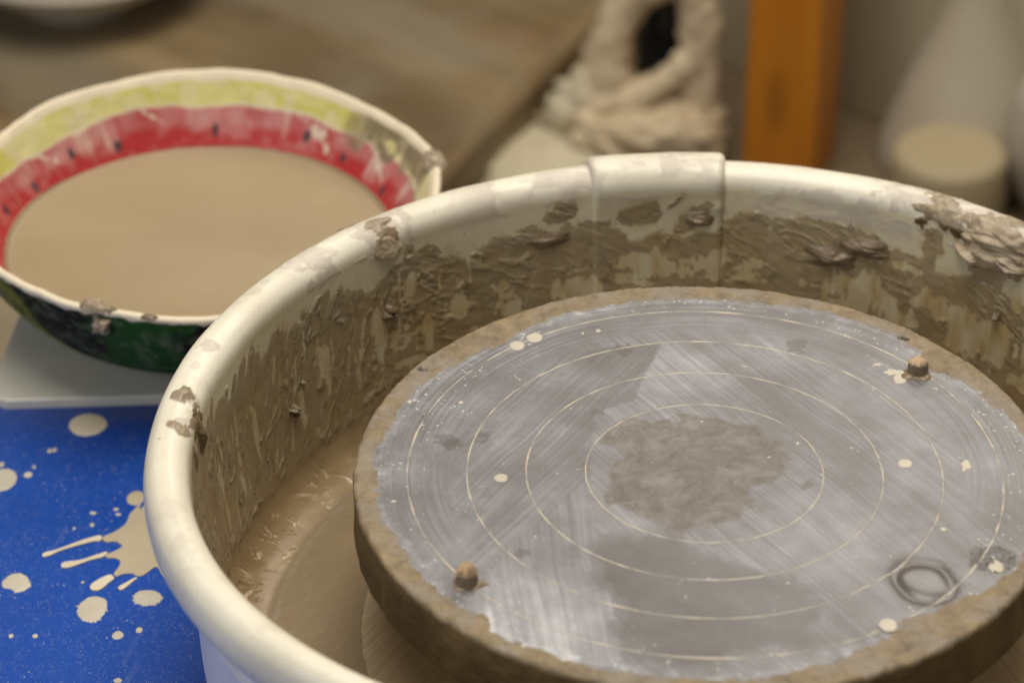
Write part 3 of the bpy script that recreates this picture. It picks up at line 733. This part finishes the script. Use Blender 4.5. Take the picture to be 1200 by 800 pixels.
# thumb-worn hollow: dark smear, painted-in shading and highlight; dark scuffed patch beside it
for i, (cx, cy, a, b, rt) in enumerate(crater):
    u = (X - cx) * math.cos(rt) + (Y - cy) * math.sin(rt); v = -(X - cx) * math.sin(rt) + (Y - cy) * math.cos(rt)
    q = np.hypot(u / a, v / b) + (.07 * fbm(X / 13, Y / 13, 241, 2) if i == 0 else .16 * fbm(X / 4, Y / 4, 242, 3))
    if i == 0:
        tone = tone - .62 * np.exp(-((q - .82) / .24) ** 2) * (1 - .6 * sstep(u - v, 4, 14)) - .15 * sstep(1.05 - q, 0, .2) + .10 * np.exp(-(np.hypot(u - 3, v + 2) / 4.5) ** 2)
        tone = tone - .30 * np.exp(-((q - .60) / .06) ** 2) * sstep(-u, -2, 5)
        dz = dz - .9 * np.exp(-((q - .80) / .2) ** 2) + .3 * np.exp(-(q / .5) ** 2)
        calm = np.maximum(calm, sstep(1.05 - q, 0, .1)); gloss = np.maximum(gloss, .8 * sstep(1.02 - q, 0, .12))
    else:
        k = sstep(1 - q, 0, .3)
        tone = tone - .42 * k * (.7 + .6 * fbm(X / 2.5, Y / 2.5, 245, 3)); dz = dz + .5 * k * fbm(X / 2.0, Y / 2.0, 247, 3); calm = np.maximum(calm, .6 * k)
scuff = sstep(8 - np.abs(R0 - 130), 0, 5) * sstep(TD, 296, 304) * (1 - sstep(TD, 316, 322))
tone = tone - .16 * scuff * sstep(fbm(X / 4, Y / 4, 251, 3), -.2, .3) + .12 * scuff * sstep(fbm(X / 4, Y / 4, 253, 3), .1, .4)
for cx, cy, s1 in ((-128.0, 69.4, 2.0), (88.4, 110.6, 2.4)):
    d = 1 - np.hypot((X - cx), (Y - cy) * 1.2) / s1 + .7 * fbm(X / 1.5, Y / 1.5, 261, 3)
    pit = np.maximum(pit, sstep(d, .15, .4)); dz = dz - 1.6 * sstep(d, .1, .5)
crh = .7 * cr * (.55 + .55 * fbm(X / 6, Y / 6, 271, 4) + .35 * fbm(X / 1.6, Y / 1.6, 273, 3)) * sstep(R0 - rc_, -.2, 2.5)
dz = dz + np.clip(crh, 0, 2) * (Z0 > -1.5) + .10 * blobc * (1 + fbm(X / 4, Y / 4, 275, 3))
sd = (.35 * fbm(TD * 2.6 / 9, Z0 / 6, 281, 4) + .07 * fbm(TD * 2.6 / 2.5, Z0 / 2.5, 283, 3)) * sidef * (Z0 > -27)
R1 = R0 + sd + .3 * fbm(TD * 2.6 / 12, TD * 0, 285, 3) * sstep(R0, 143, 149) * (Z0 > -27)
V = np.stack([R1 * np.cos(th), R1 * np.sin(th), Z0 + dz + HZ], -1)
cr_all = np.maximum(cr, sidef)
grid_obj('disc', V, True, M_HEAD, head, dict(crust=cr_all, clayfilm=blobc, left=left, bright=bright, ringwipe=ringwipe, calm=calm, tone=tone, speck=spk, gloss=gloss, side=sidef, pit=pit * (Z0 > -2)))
lathe('shaft', [(22, -40), (22, 0.5)], simple('steel_shaft', (.2, .19, .18), (.26, .25, .23), 60, .4), head, seg=48, step=4, loc=(0, 0, 0))
for k, (x, y) in enumerate([(93.4, 83.0), (-94.7, -85.6)]):
    pin = lathe('bat_pin', [(4.9, -.3), (4.7, 1.2), (4.45, 4.5), (4.2, 5.8), (3.4, 6.5), (1.6, 6.75), (.05, 6.8)], M_PIN, head, seg=40, step=.4, loc=(x, y, HZ), wob=.035, seed=k)
    cap = lump('clay_cap', (0, 0, 6.4), (0, 0, 1), (4.1, 3.9), .9 if k == 0 else 2.2, M_PINTOP, pin, 50 + k, .25 if k == 0 else .5, seg=36, creases=.4 if k == 0 else 1.6)
    lump('clay_collar', (0, -.4, 0), (0, 0, 1), (7.0, 6.4), 1.5, M_CLAYWET, pin, 53 + k, .35, seg=40)
for k, (x, y, rx, ry) in enumerate(HDROPS):
    irr = k in (5, 6, 9)
    drop('slip_drop', (x, y, HZ + (.5 if k == 4 else .05)), rx, ry, .35, M_DROP, head, 60 + k, .55 if irr else .10, seg=56)
lump('slip_drop', (83.5, 82.5, HZ), (0, 0, 1), (4.2, 3.0), .4, M_DROP, head, 77, .5)
lump('slip_drop', (76, 88.5, HZ), (0, 0, 1), (2.6, 1.6), .3, M_DROP, head, 78, .6)

# ------------------------------------------------------------------ blue wheel table
RZ = math.radians(7.1)
table = empty('wheel_table', (0, 0, -128)); tag(table, 'glossy blue table top splattered with pale dried slip under the splash pan', 'table')
tx0, ty0 = -368.0 + 1.5, 207.0 + 12; TC = (tx0 + math.cos(RZ) * 200 + math.sin(RZ) * 500, ty0 + math.sin(RZ) * 200 - math.cos(RZ) * 500)
bevel_box('table_top', (1100, 1000, 26), M_TABLE, table, (TC[0], TC[1], -13), RZ, 3)
BODY = [(-236, 172), (-262, 150), (-273.6, 128.7), (-274.3, 132.9), (-275.8, 130.4), (-277.4, 126.3), (-278.4, 123.8), (-278.5, 119.1), (-279.3, 115.1), (-281.4, 111.5), (-283.7, 108.5), (-286.2, 106.4),
        (-288.5, 103.5), (-285.5, 100.5), (-281.7, 101.4), (-278.2, 99.0), (-277.6, 97.0), (-280.5, 93.6), (-284.2, 90.2), (-282.6, 88.0), (-279.4, 88.2), (-276.6, 86.4), (-275.9, 83.4), (-276.7, 79.6), (-277.6, 76.2),
        (-276.1, 73.9), (-273.4, 76.0), (-269.0, 76.8), (-266.4, 75.0), (-264.3, 75.3), (-263.4, 76.0), (-261.7, 78.4), (-260.0, 81.5), (-258.3, 82.7), (-256.7, 81.0), (-254.5, 76.7), (-251.9, 74.3), (-248.9, 73.3), (-247.5, 67.1), (-244.6, 63.2), (-238, 60), (-215, 70), (-200, 120)]
poly_sheet('slip_splash', BODY, .1, .3, M_SPLASH_D, table)
fingers = [[(-289.5, 105.2), (-297.3, 101.0), (-307.9, 92.8), (-313.0, 90.1), (-314.4, 88.1), (-313.4, 86.5), (-310.6, 87.7), (-305.1, 92.7), (-292.5, 100.1), (-288.8, 100.9)],
           [(-283.9, 92.6), (-288.7, 89.6), (-295.3, 85.3), (-301.9, 83.3), (-303.8, 81.4), (-303.2, 79.0), (-301.0, 78.5), (-296.4, 81.1), (-290.7, 85.4), (-284.8, 88.7)],
           [(-279.6, 74.7), (-285.0, 69.5), (-286.9, 66.0), (-286.4, 63.1), (-284.4, 62.1), (-281.6, 63.2), (-278.5, 68.9), (-276.8, 72.2)],
           [(-267.0, 73.4), (-270.3, 69.5), (-273.2, 66.2), (-273.3, 64.4), (-271.8, 63.4), (-270.1, 65.5), (-267.0, 71.2), (-265.9, 72.6)]]
for f_ in fingers: poly_sheet('slip_splash', f_, .2, .5, M_SPLASH, table)
drop('slip_splash', (-277.5, 137.7, 0), 4.6, 6.0, .4, M_SPLASH_D, table, 3)
for k, (x, y, rx, ry) in enumerate(DROPS):
    sp_ = .16 if k in (6, 7) else (.12 if k == 5 else 0)
    drop('slip_drop', (x, y, 0), rx, ry, .6 if rx > 4 else .4, M_DROP if k not in (0,) else M_SPLASH, table, 90 + k, .06 if k != 5 else .16, sp_, seg=120 if rx > 4 else 36, rot=.35 if k == 5 else 0)

# ------------------------------------------------------------------ white board under the bowl
s_ = Sh('white_laminate', .32); p_ = s_.obj()
M_BOARD = s_.done(s_.mix(s_.step(s_.noise(p_, 24, 5), .4, .7), (0.60, 0.575, 0.49), (0.66, 0.64, 0.56)), s_.mixf(s_.noise(p_, 90, 4), .22, .42))
board = prism('white_board', [(-356.5, 209.3), (-361, 211), (-364.5, 215), (-366.8, 222), (-367.2, 235), (-366.5, 300), (-364, 396), (-358, 404), (-70, 428), (-62, 420), (-60, 254), (-68, 246)], -127.9, -122.4, M_BOARD, None, 1.5)
tag(board, 'white board with rounded corners lying under the painted bowl', 'board')

# ------------------------------------------------------------------ painted bowl with slip in it
BC = (-270.0, 307.0)
bowl = empty('painted_bowl', (BC[0], BC[1], -122.2)); tag(bowl, 'earthenware bowl painted like a watermelon, red inside and striped green outside', 'bowl')
BZ = 122.2
WAVE = np.array([(-170, 0), (-134, 1.7), (-119, 1.5), (-104, .6), (-91, -1.4), (-80, -2.2), (-60, -2), (0, 0), (13, 1.4), (27, -1), (40, -2.6), (57, -1.8), (73, -.3), (90, 1.4), (107, 1.5), (120, 1), (136, 1.5), (156, -1.2), (180, -.4), (190, 0)])
inn = profile([(.05, -117), (40, -115.5), (70, -109), (90, -97), (101.8, -84), (112, -69), (119, -56.5), (121.8, -51.8)], .9)
lip = profile([(121.8, -51.8), (123.4, -49.8), (125.3, -49.4), (126.8, -50.6), (126.9, -52.5)], .5)[1:]
out = profile([(126.9, -52.5), (124.5, -60), (118.5, -73), (108.5, -88), (95, -103), (78, -115), (62, -120), (56, -122), (.05, -122)], 1.2)[1:]
pr = np.concatenate([inn, lip, out]); ni, nl = len(inn), len(inn) + len(lip)
nth = 900; tb = np.linspace(-np.pi, np.pi, nth, endpoint=False); TD = np.degrees(tb)[:, None] * np.ones((1, len(pr)))
R0 = np.ones((nth, 1)) * pr[:, 0]; Z0 = np.ones((nth, 1)) * pr[:, 1]
k = sstep(Z0, -105, -55)
wv = np.interp(TD, WAVE[:, 0], WAVE[:, 1])
Zb = Z0 + k * wv + k * .5 * fbm(TD / 9, Z0 / 20, 301, 3)
Rb = R0 * (1 + .012 * k * fbm(np.cos(tb)[:, None] * 2 + 5, np.sin(tb)[:, None] * 2, 303, 3)) + .25 * fbm(TD / 3, Z0 / 6, 305, 3) * k
tx = TD * 2.2
idx = np.arange(len(pr))[None, :] * np.ones((nth, 1))
dep = np.clip((-49.6 - Z0) / 34.4, 0, 2)            # 0 at the lip, 1 at the slip surface
C = np.zeros(R0.shape + (3,))
mixc = lambda C, f, c: C * (1 - f[..., None]) + np.array(c) * f[..., None]
C[:] = (0.66, 0.585, 0.44)
b0 = .47 + .05 * fbm(tx / 30, tx * 0, 311, 3)        # red begins
yel = sstep(dep, .09, .14) * (1 - sstep(dep, b0 - .05, b0 - .01)) * (.55 + .45 * sstep(fbm(tx / 16, dep * 2, 313, 3), -.25, .15))
C = mixc(C, yel, (0.50, 0.47, 0.115))
C = mixc(C, yel * sstep(fbm(tx / 30, dep * 3, 314, 4), -.1, .5) * .65, (0.60, 0.56, 0.25))
red = sstep(dep, b0 - .02, b0 + .03)
C = mixc(C, red, (0.36, 0.026, 0.027))
C = mixc(C, red * (1 - sstep(dep, b0 + .18, b0 + .34)) * (.42 + .30 * fbm(tx / 13, dep * 1.2, 317, 3)).clip(0, 1), (0.47, 0.235, 0.22))
chalk = sstep(fbm(tx / 12, dep * 3.0, 318, 4), .05, .7) * red * (1 - sstep(dep, .8, 1.0))
C = mixc(C, chalk * .38, (0.50, 0.30, 0.27))
run = sstep(fbm(tx / 9, dep * .5, 319, 3), .35, .85) * sstep(dep, .1, .3) * (1 - sstep(dep, .75, .95))
C = mixc(C, run * .42, (0.60, 0.52, 0.40))
chip = sstep(fbm(tx / 4, dep * 8, 323, 3) - .55 * np.abs(dep - b0 - .12), 1.5, 1.6)
C = mixc(C, chip * (dep < .97), (0.64, 0.56, 0.42))
for a, dd in ((66, .70), (52, .79), (94, .80), (124, .82), (139, .74), (156, .84), (31, .86), (18, .83), (172, .8)):
    q = 1 - np.sqrt(((TD - a) * 2.1 / 2.3) ** 2 + ((dep - dd) / .085) ** 2) + .3 * fbm(tx / 2, dep * 10, 327, 2)
    C = mixc(C, sstep(q, 0, .25), (0.035, 0.034, 0.042))
for a, dd, hl, hd in ((63, .62, 7, .16), (112, .55, 2, .1), (148, .6, 2, .14), (40, .55, 3, .2)):
    q = 1 - np.sqrt(((TD - a + (dep - dd) * 25) * 2.1 / hl) ** 2 + ((dep - dd) / hd) ** 2) + .8 * fbm(tx / 3, dep * 9, 329, 3)
    C = mixc(C, sstep(q, 0, .4) * .85, (0.60, 0.53, 0.40))
stain = np.exp(-((TD - 33 + 3 * fbm(tx / 9, dep * 3, 332, 3)) / 20) ** 10) * sstep(.52 - dep + .25 * fbm(tx / 9, dep * 4, 331, 4), 0, .1) * sstep(dep, -.2, .08)
C = mixc(C, stain * .95, (0.19, 0.145, 0.085)); C = mixc(C, stain * sstep(fbm(tx / 5, dep * 5, 333, 4), .1, .5) * .6, (0.38, 0.32, 0.2))
# outside: broad green stripes
om = (idx >= nl - 2).astype(float)
ph = TD + 6 * fbm(TD / 9, Z0 / 16, 341, 3)
Oc = np.zeros_like(C); Oc[:] = (0.030, 0.085, 0.030)
pts = [(-180, (.03, .08, .03)), (-150, (.07, .11, .045)), (-139, (.16, .19, .12)), (-133, (.19, .24, .07)), (-125.5, (.17, .23, .05)), (-122, (.026, .03, .024)), (-111, (.02, .024, .022)), (-107, (.035, .085, .03)), (-98, (.022, .10, .028)), (-83, (.02, .085, .028)), (-80, (.016, .016, .022)), (-62, (.02, .02, .025)), (-58, (.05, .11, .03)), (-30, (.03, .08, .03)), (0, (.1, .15, .05)), (40, (.02, .025, .02)), (90, (.04, .1, .03)), (180, (.03, .08, .03))]
pa = np.array([p[0] for p in pts], float)
for j in range(3): Oc[..., j] = np.interp(ph, pa, [p[1][j] for p in pts]) * (1.15, .85, .65)[j]
Oc = mixc(Oc, .45 * sstep(fbm(tx / 10, Z0 / 8, 343, 4), .05, .6), (0.13, 0.15, 0.085))
Oc = mixc(Oc, .6 * sstep(fbm(tx / 5, Z0 / 9, 345, 3), .35, .7), (0.025, 0.03, 0.025))
om = om * sstep(-52.2 - Z0 + .8 * fbm(tx / 6, Z0 * 0, 347, 2), 0, .9)
C = C * (1 - om[..., None]) + Oc * om[..., None]
lipm = np.exp(-((idx - (ni + nl) / 2) / ((nl - ni) * .75)) ** 2) * (idx >= ni - 3)
C = mixc(C, np.clip(lipm * 1.6, 0, 1) * (1 - om), (0.68, 0.59, 0.43))
V = np.stack([Rb * np.cos(tb)[:, None], Rb * np.sin(tb)[:, None], Zb + BZ], -1)
grid_obj('bowl_wall', V, True, M_BOWL, bowl, dict(outer=om), cols=dict(paint=C))


def at_bowl(a, r): return (r * math.cos(math.radians(a)), r * math.sin(math.radians(a)))


for k, (a, r, z, rad, h) in enumerate([(-104.5, 125.4, -49.2, (6, 4), 3.5), (-103, 126, -58, (5, 6), 3.0), (-106.5, 124.5, -49, (3.5, 2.5), 2.5), (-101, 124.2, -49.4, (3, 2.2), 2.0)]):
    x, y = at_bowl(a, r); nrm = (0, 0, 1) if z > -55 else (math.cos(math.radians(a)), math.sin(math.radians(a)), .1)
    lump('clay_crumb', (x, y, z + BZ), nrm, rad, h, M_CLAY, bowl, 110 + k, .5, creases=1.5)
x, y = at_bowl(-92, 125); lump('clay_crumb', (x, y, -50.8 + BZ), (0, 0, 1), (4, 2), 1.0, M_CLAYWET, bowl, 118, .4)
for a, r in ((14, 125.5), (18, 126)):
    x, y = at_bowl(a, r); lump('clay_crumb', (x, y, -50 + BZ), (0, 0, 1), (6, 4), 2.5, M_CLAY, bowl, 120 + int(a), .5, creases=1.5)

s_ = Sh('liquid_slip', .36); p_ = s_.obj()
M_SLIP = s_.done(s_.mix(s_.step(s_.noise(s_.mapping(p_, scale=(1, 2.2, 1)), 9, 4, .5, .5), .36, .66), (0.295, 0.226, 0.130), (0.315, 0.243, 0.142)), s_.mixf(s_.noise(p_, 12, 2), .30, .46), s_.bump(s_.noise(p_, 16, 2), .002, .15))
pr = profile([(.05, 0), (60, 0), (99, .0), (101.5, .35), (102.6, .9)], 1.5); th = np.linspace(0, 2 * np.pi, 240, endpoint=False)[:, None]
V = np.stack([pr[:, 0] * np.cos(th), pr[:, 0] * np.sin(th), pr[:, 1] + .25 * fbm(pr[:, 0] * np.cos(th) / 40, pr[:, 0] * np.sin(th) / 40, 351, 2)], -1)
sl = grid_obj('liquid_slip', V, True, M_SLIP, None, loc=(BC[0], BC[1], -84)); tag(sl, 'pool of smooth tan liquid clay filling the painted bowl', 'clay slip')

# ------------------------------------------------------------------ workbench, floor and wall behind
s_ = Sh('dusty_bench_wood', .6); p_ = s_.obj()
a_ = s_.noise(s_.stretch(p_, -35, 2.0, 9), 1, 4, .55); b_ = s_.noise(p_, 11, 3)
c_ = s_.mix(s_.step(a_, .35, .68), (0.135, 0.090, 0.040), (0.31, 0.220, 0.110))
c_ = s_.mix(s_.math('MULTIPLY', s_.step(b_, .60, .70), .6), c_, (0.26, 0.125, 0.04))
sx = s_.n('ShaderNodeSeparateXYZ', {0: p_})
c_ = s_.mix(s_.math('MULTIPLY', s_.step(s_.noise(p_, 5, 3), .45, .6), .5), c_, (0.26, 0.225, 0.155))
M_BENCH = s_.done(c_)


bench = prism('workbench', [(-1700, 120), (-420, 120), (-200, 940), (-109, 1165), (-24, 1385), (-180, 1640), (-1700, 1640)], -463, -395, M_BENCH, None, 16)
tag(bench, 'dusty brown wooden workbench top spreading behind the bowl', 'workbench')
M_FLOOR = simple('brown_shelf', (0.115, 0.078, 0.042), (0.19, 0.135, 0.075), 7, .6)
fl = link('ground', raw_mesh('ground', [(-3000, -2000, -463.5), (3000, -2000, -463.5), (3000, 3000, -463.5), (-3000, 3000, -463.5)], [(0, 1, 2, 3)], False), M_FLOOR); tag(fl, kind='structure')
M_WALL = simple('khaki_wall', (0.50, 0.44, 0.29), (0.56, 0.495, 0.34), 4, .7)
w = bevel_box('back_wall', (1800, 20, 1100), M_WALL, None, (402, 975, 87), math.radians(-34), 2); tag(w, kind='structure')

# orange wooden post
s_ = Sh('varnished_pine', .38); p_ = s_.obj()
g_ = s_.noise(s_.mapping(p_, scale=(60, 60, 2.4)), 1, 4, .6, .6); kn = s_.vor(s_.mapping(p_, scale=(16, 16, 6)), 1)
c_ = s_.mix(s_.step(g_, .35, .65), (0.56, 0.19, 0.008), (0.66, 0.245, 0.014))
c_ = s_.mix(s_.step(kn, .10, .24, .35, 0), c_, (.15, .042, .006))
M_POST = s_.done(c_)
post = bevel_box('wooden_post', (58, 58, 1100), M_POST, None, (56.5, 1074, 87), math.radians(-19), 2.5); tag(post, 'upright square post of orange varnished pine behind the splash pan', 'post')

# ------------------------------------------------------------------ crumpled cloth bag with a loop handle, dark bottle behind the loop
def cloth(name, c1, c2):
    s = Sh(name, .75); p = s.obj(); a = s.noise(p, 30, 5, .6, .5)
    return s.done(s.mix(s.step(a, .3, .7), c1, c2), None, s.bump(s.noise(p, 40, 2), .006, .15))


M_CLOTH = cloth('crumpled_linen', (0.47, 0.355, 0.215), (0.64, 0.525, 0.35)); M_CLOTH_L = cloth('pale_linen', (0.50, 0.435, 0.285), (0.57, 0.50, 0.345))
bag = empty('crumpled_bundle', (-59.5, 1072, -463)); tag(bag, 'crumpled pale beige bundle with a loop on top, left of the orange post', 'bundle'); bag.scale = (1.19,) * 3


def crumple(name, c, rad, mat, parent, seed, amp=.22, seg=64, sq=1.0):
    u = np.linspace(0, 2 * np.pi, seg, endpoint=False)[:, None]; v = np.linspace(.02, np.pi - .02, seg // 2)[None, :]
    d = np.stack([np.cos(u) * np.sin(v), np.sin(u) * np.sin(v), np.cos(v) + 0 * u], -1)
    fold = np.abs(fbm(d[..., 0] * 2 + d[..., 2] * 1.3 + seed, d[..., 1] * 2 - d[..., 2] * .8, seed, 2))
    k = 1 - amp + amp * 2.0 * fold + .10 * fbm(d[..., 0] * 5 + seed, d[..., 2] * 5 + d[..., 1] * 3, seed + 2, 3)
    V = d * np.array(rad) * k[..., None] + np.array(c)
    return grid_obj(name, V, True, mat, parent)


def cord(name, pts, rads, mat, parent, seed, seg=22, sub=10):
    P = np.array([list(p) + [r] for p, r in zip(pts, rads)], float); Q = []
    for i in range(len(P) - 1):
        p0, p1, p2, p3 = P[max(i - 1, 0)], P[i], P[i + 1], P[min(i + 2, len(P) - 1)]
        for t in np.linspace(0, 1, sub, endpoint=False):
            Q.append(.5 * (2 * p1 + (p2 - p0) * t + (2 * p0 - 5 * p1 + 4 * p2 - p3) * t ** 2 + (3 * p1 - p0 - 3 * p2 + p3) * t ** 3))
    Q = np.array(Q + [P[-1]]); tg = np.gradient(Q[:, :3], axis=0); tg /= np.linalg.norm(tg, axis=1)[:, None]
    up = np.array([0.1, 1, .05]); a = np.cross(tg, up); a /= np.linalg.norm(a, axis=1)[:, None]; b = np.cross(tg, a)
    ph = np.linspace(0, 2 * np.pi, seg, endpoint=False)[None, :, None]
    tw = np.linspace(0, len(pts) * 1.4, len(Q))[:, None, None]
    rr_ = Q[:, 3][:, None, None] * (1 + .10 * np.sin(2 * ph + tw * 1.5) + .10 * fbm(tw * 3 + 0 * ph, np.cos(ph) * 2 + 0 * tw, seed, 3))
    V = Q[:, None, :3] + rr_ * (a[:, None] * np.cos(ph) + b[:, None] * np.sin(ph))
    V = np.transpose(V, (1, 0, 2))
    return grid_obj(name, V, True, mat, parent)


crumple('bundle_body', (-8, 4, 20), (54, 40, 30), M_CLOTH, bag, 5, .20)
crumple('bundle_body', (-66, -28, 10), (62, 50, 16), M_CLOTH_L, bag, 9, .05)
crumple('fold', (-38, 0, 40), (20, 20, 26), M_CLOTH_L, bag, 13, .12)
crumple('fold', (34, -6, 24), (22, 24, 27), M_CLOTH, bag, 17, .12)
crumple('fold', (0, -22, 34), (44, 16, 15), M_CLOTH, bag, 23, .13)
cord('loop_handle', [(-30, 0, 30), (-26, 0, 60), (-20, 4, 92), (-6, 6, 122), (16, 6, 134), (30, 4, 124), (36, 0, 100), (37, 0, 70), (34, 0, 36)], [22, 18, 15, 15, 15, 14, 13, 13, 17], M_CLOTH, bag, 31)
cord('loop_handle', [(-34, -8, 40), (-8, -12, 52), (16, -10, 66), (33, -8, 82)], [14, 11, 10, 10], M_CLOTH, bag, 37)
M_DARK = simple('dark_bottle_glass', (0.012, 0.016, 0.022), (0.02, 0.025, 0.032), 30, .25)
bt = lathe('dark_bottle', [(.05, 0), (18, 0), (20, 3), (20, 108), (17, 126), (11, 142), (10, 165), (.05, 166)], M_DARK, None, 64, 3, (-43, 1127, -463)); bt.scale = (1.19,) * 3; tag(bt, 'black bottle shape seen through the loop of the pale beige bundle', 'bottle')

# ------------------------------------------------------------------ pots on the right, dish at the upper left
M_GREYW = simple('grey_glaze', (0.42, 0.365, 0.27), (0.49, 0.43, 0.32), 9, .45)
M_BEIGE = simple('beige_bisque', (0.38, 0.305, 0.18), (0.44, 0.355, 0.215), 9, .6)
M_PALE = simple('pale_bisque', (0.40, 0.35, 0.28), (0.46, 0.405, 0.33), 9, .55)
v = lathe('tall_vase', [(.05, 0), (56, 0), (60, 4), (57, 20), (45, 55), (30, 92), (18, 130), (14, 165), (14, 230), (18, 300), (19, 305), (16, 305), (12, 232), (11, 180), (.05, 175)], M_GREYW, None, 96, 3, (197.5, 1096, -463)); v.scale = (1.19,) * 3; tag(v, 'tall grey conical vase with a slim neck right of the orange post', 'vase')
v = lathe('beige_pot', [(.05, 0), (34, 0), (37, 3), (38, 25), (37, 42), (35, 46), (30, 48), (.05, 49)], M_BEIGE, None, 96, 3, (176, 1008, -463)); v.scale = (1.19,) * 3; tag(v, 'squat closed beige clay pot standing in front of the tall grey vase', 'pot')
v = lathe('round_jar', [(.05, 0), (26, 0), (30, 4), (42, 30), (46, 55), (40, 84), (28, 98), (26, 104), (29, 108), (26, 108), (23, 103), (.05, 96)], M_PALE, None, 96, 3, (271, 1018, -463)); v.scale = (1.19,) * 3; tag(v, 'round pale jar at the far right edge behind the splash pan', 'jar')
v = lathe('shallow_dish', [(.05, 14), (34, 14), (36, 0), (40, 0), (42, 12), (70, 22), (92, 40), (94, 43), (90, 43), (66, 28), (.05, 20)], M_PALE, None, 110, 3, (-524, 1186, -395)); v.scale = (1.19,) * 3; tag(v, 'pale shallow dish on the workbench in the upper left corner', 'dish')

# ------------------------------------------------------------------ light, world, camera
wd = bpy.data.worlds.new('World'); sc.world = wd; wd.use_nodes = True
bg = wd.node_tree.nodes['Background']; bg.inputs[0].default_value = (1.0, 0.95, 0.88, 1); bg.inputs[1].default_value = WORLD


def area(name, loc, target, size, power, color):
    l = bpy.data.lights.new(name, 'AREA'); l.shape = 'RECTANGLE'; l.size, l.size_y = size; l.energy = power; l.color = color
    o = bpy.data.objects.new(name, l); COL.objects.link(o); o.location = loc
    o.rotation_euler = (Vector(target) - Vector(loc)).to_track_quat('-Z', 'Y').to_euler()
    return o


for nm, lo, tg, szs, pw, cl in LAMPS: area(nm, lo, tg, szs, pw, cl)

cam = bpy.data.cameras.new('camera'); co = bpy.data.objects.new('camera', cam); COL.objects.link(co)
loc = Vector((0.0, -1.121225, 0.795122)); rt = Vector((0.997312, 0.073273, -0.00016)); up = Vector((-0.039875, 0.544565, 0.83777)); fw = Vector((-0.061473, 0.835512, -0.546023))
co.matrix_world = Matrix(((rt.x, up.x, -fw.x, loc.x), (rt.y, up.y, -fw.y, loc.y), (rt.z, up.z, -fw.z, loc.z), (0, 0, 0, 1)))
cam.sensor_width = 36; cam.lens = 112.663; cam.clip_start = .05; cam.clip_end = 50
cam.dof.use_dof = True; cam.dof.focus_distance = 1.42; cam.dof.aperture_fstop = 6.7; cam.dof.aperture_blades = 7
sc.camera = co
sc.view_settings.view_transform = 'Standard'; sc.view_settings.look = 'None'; sc.view_settings.exposure = 0
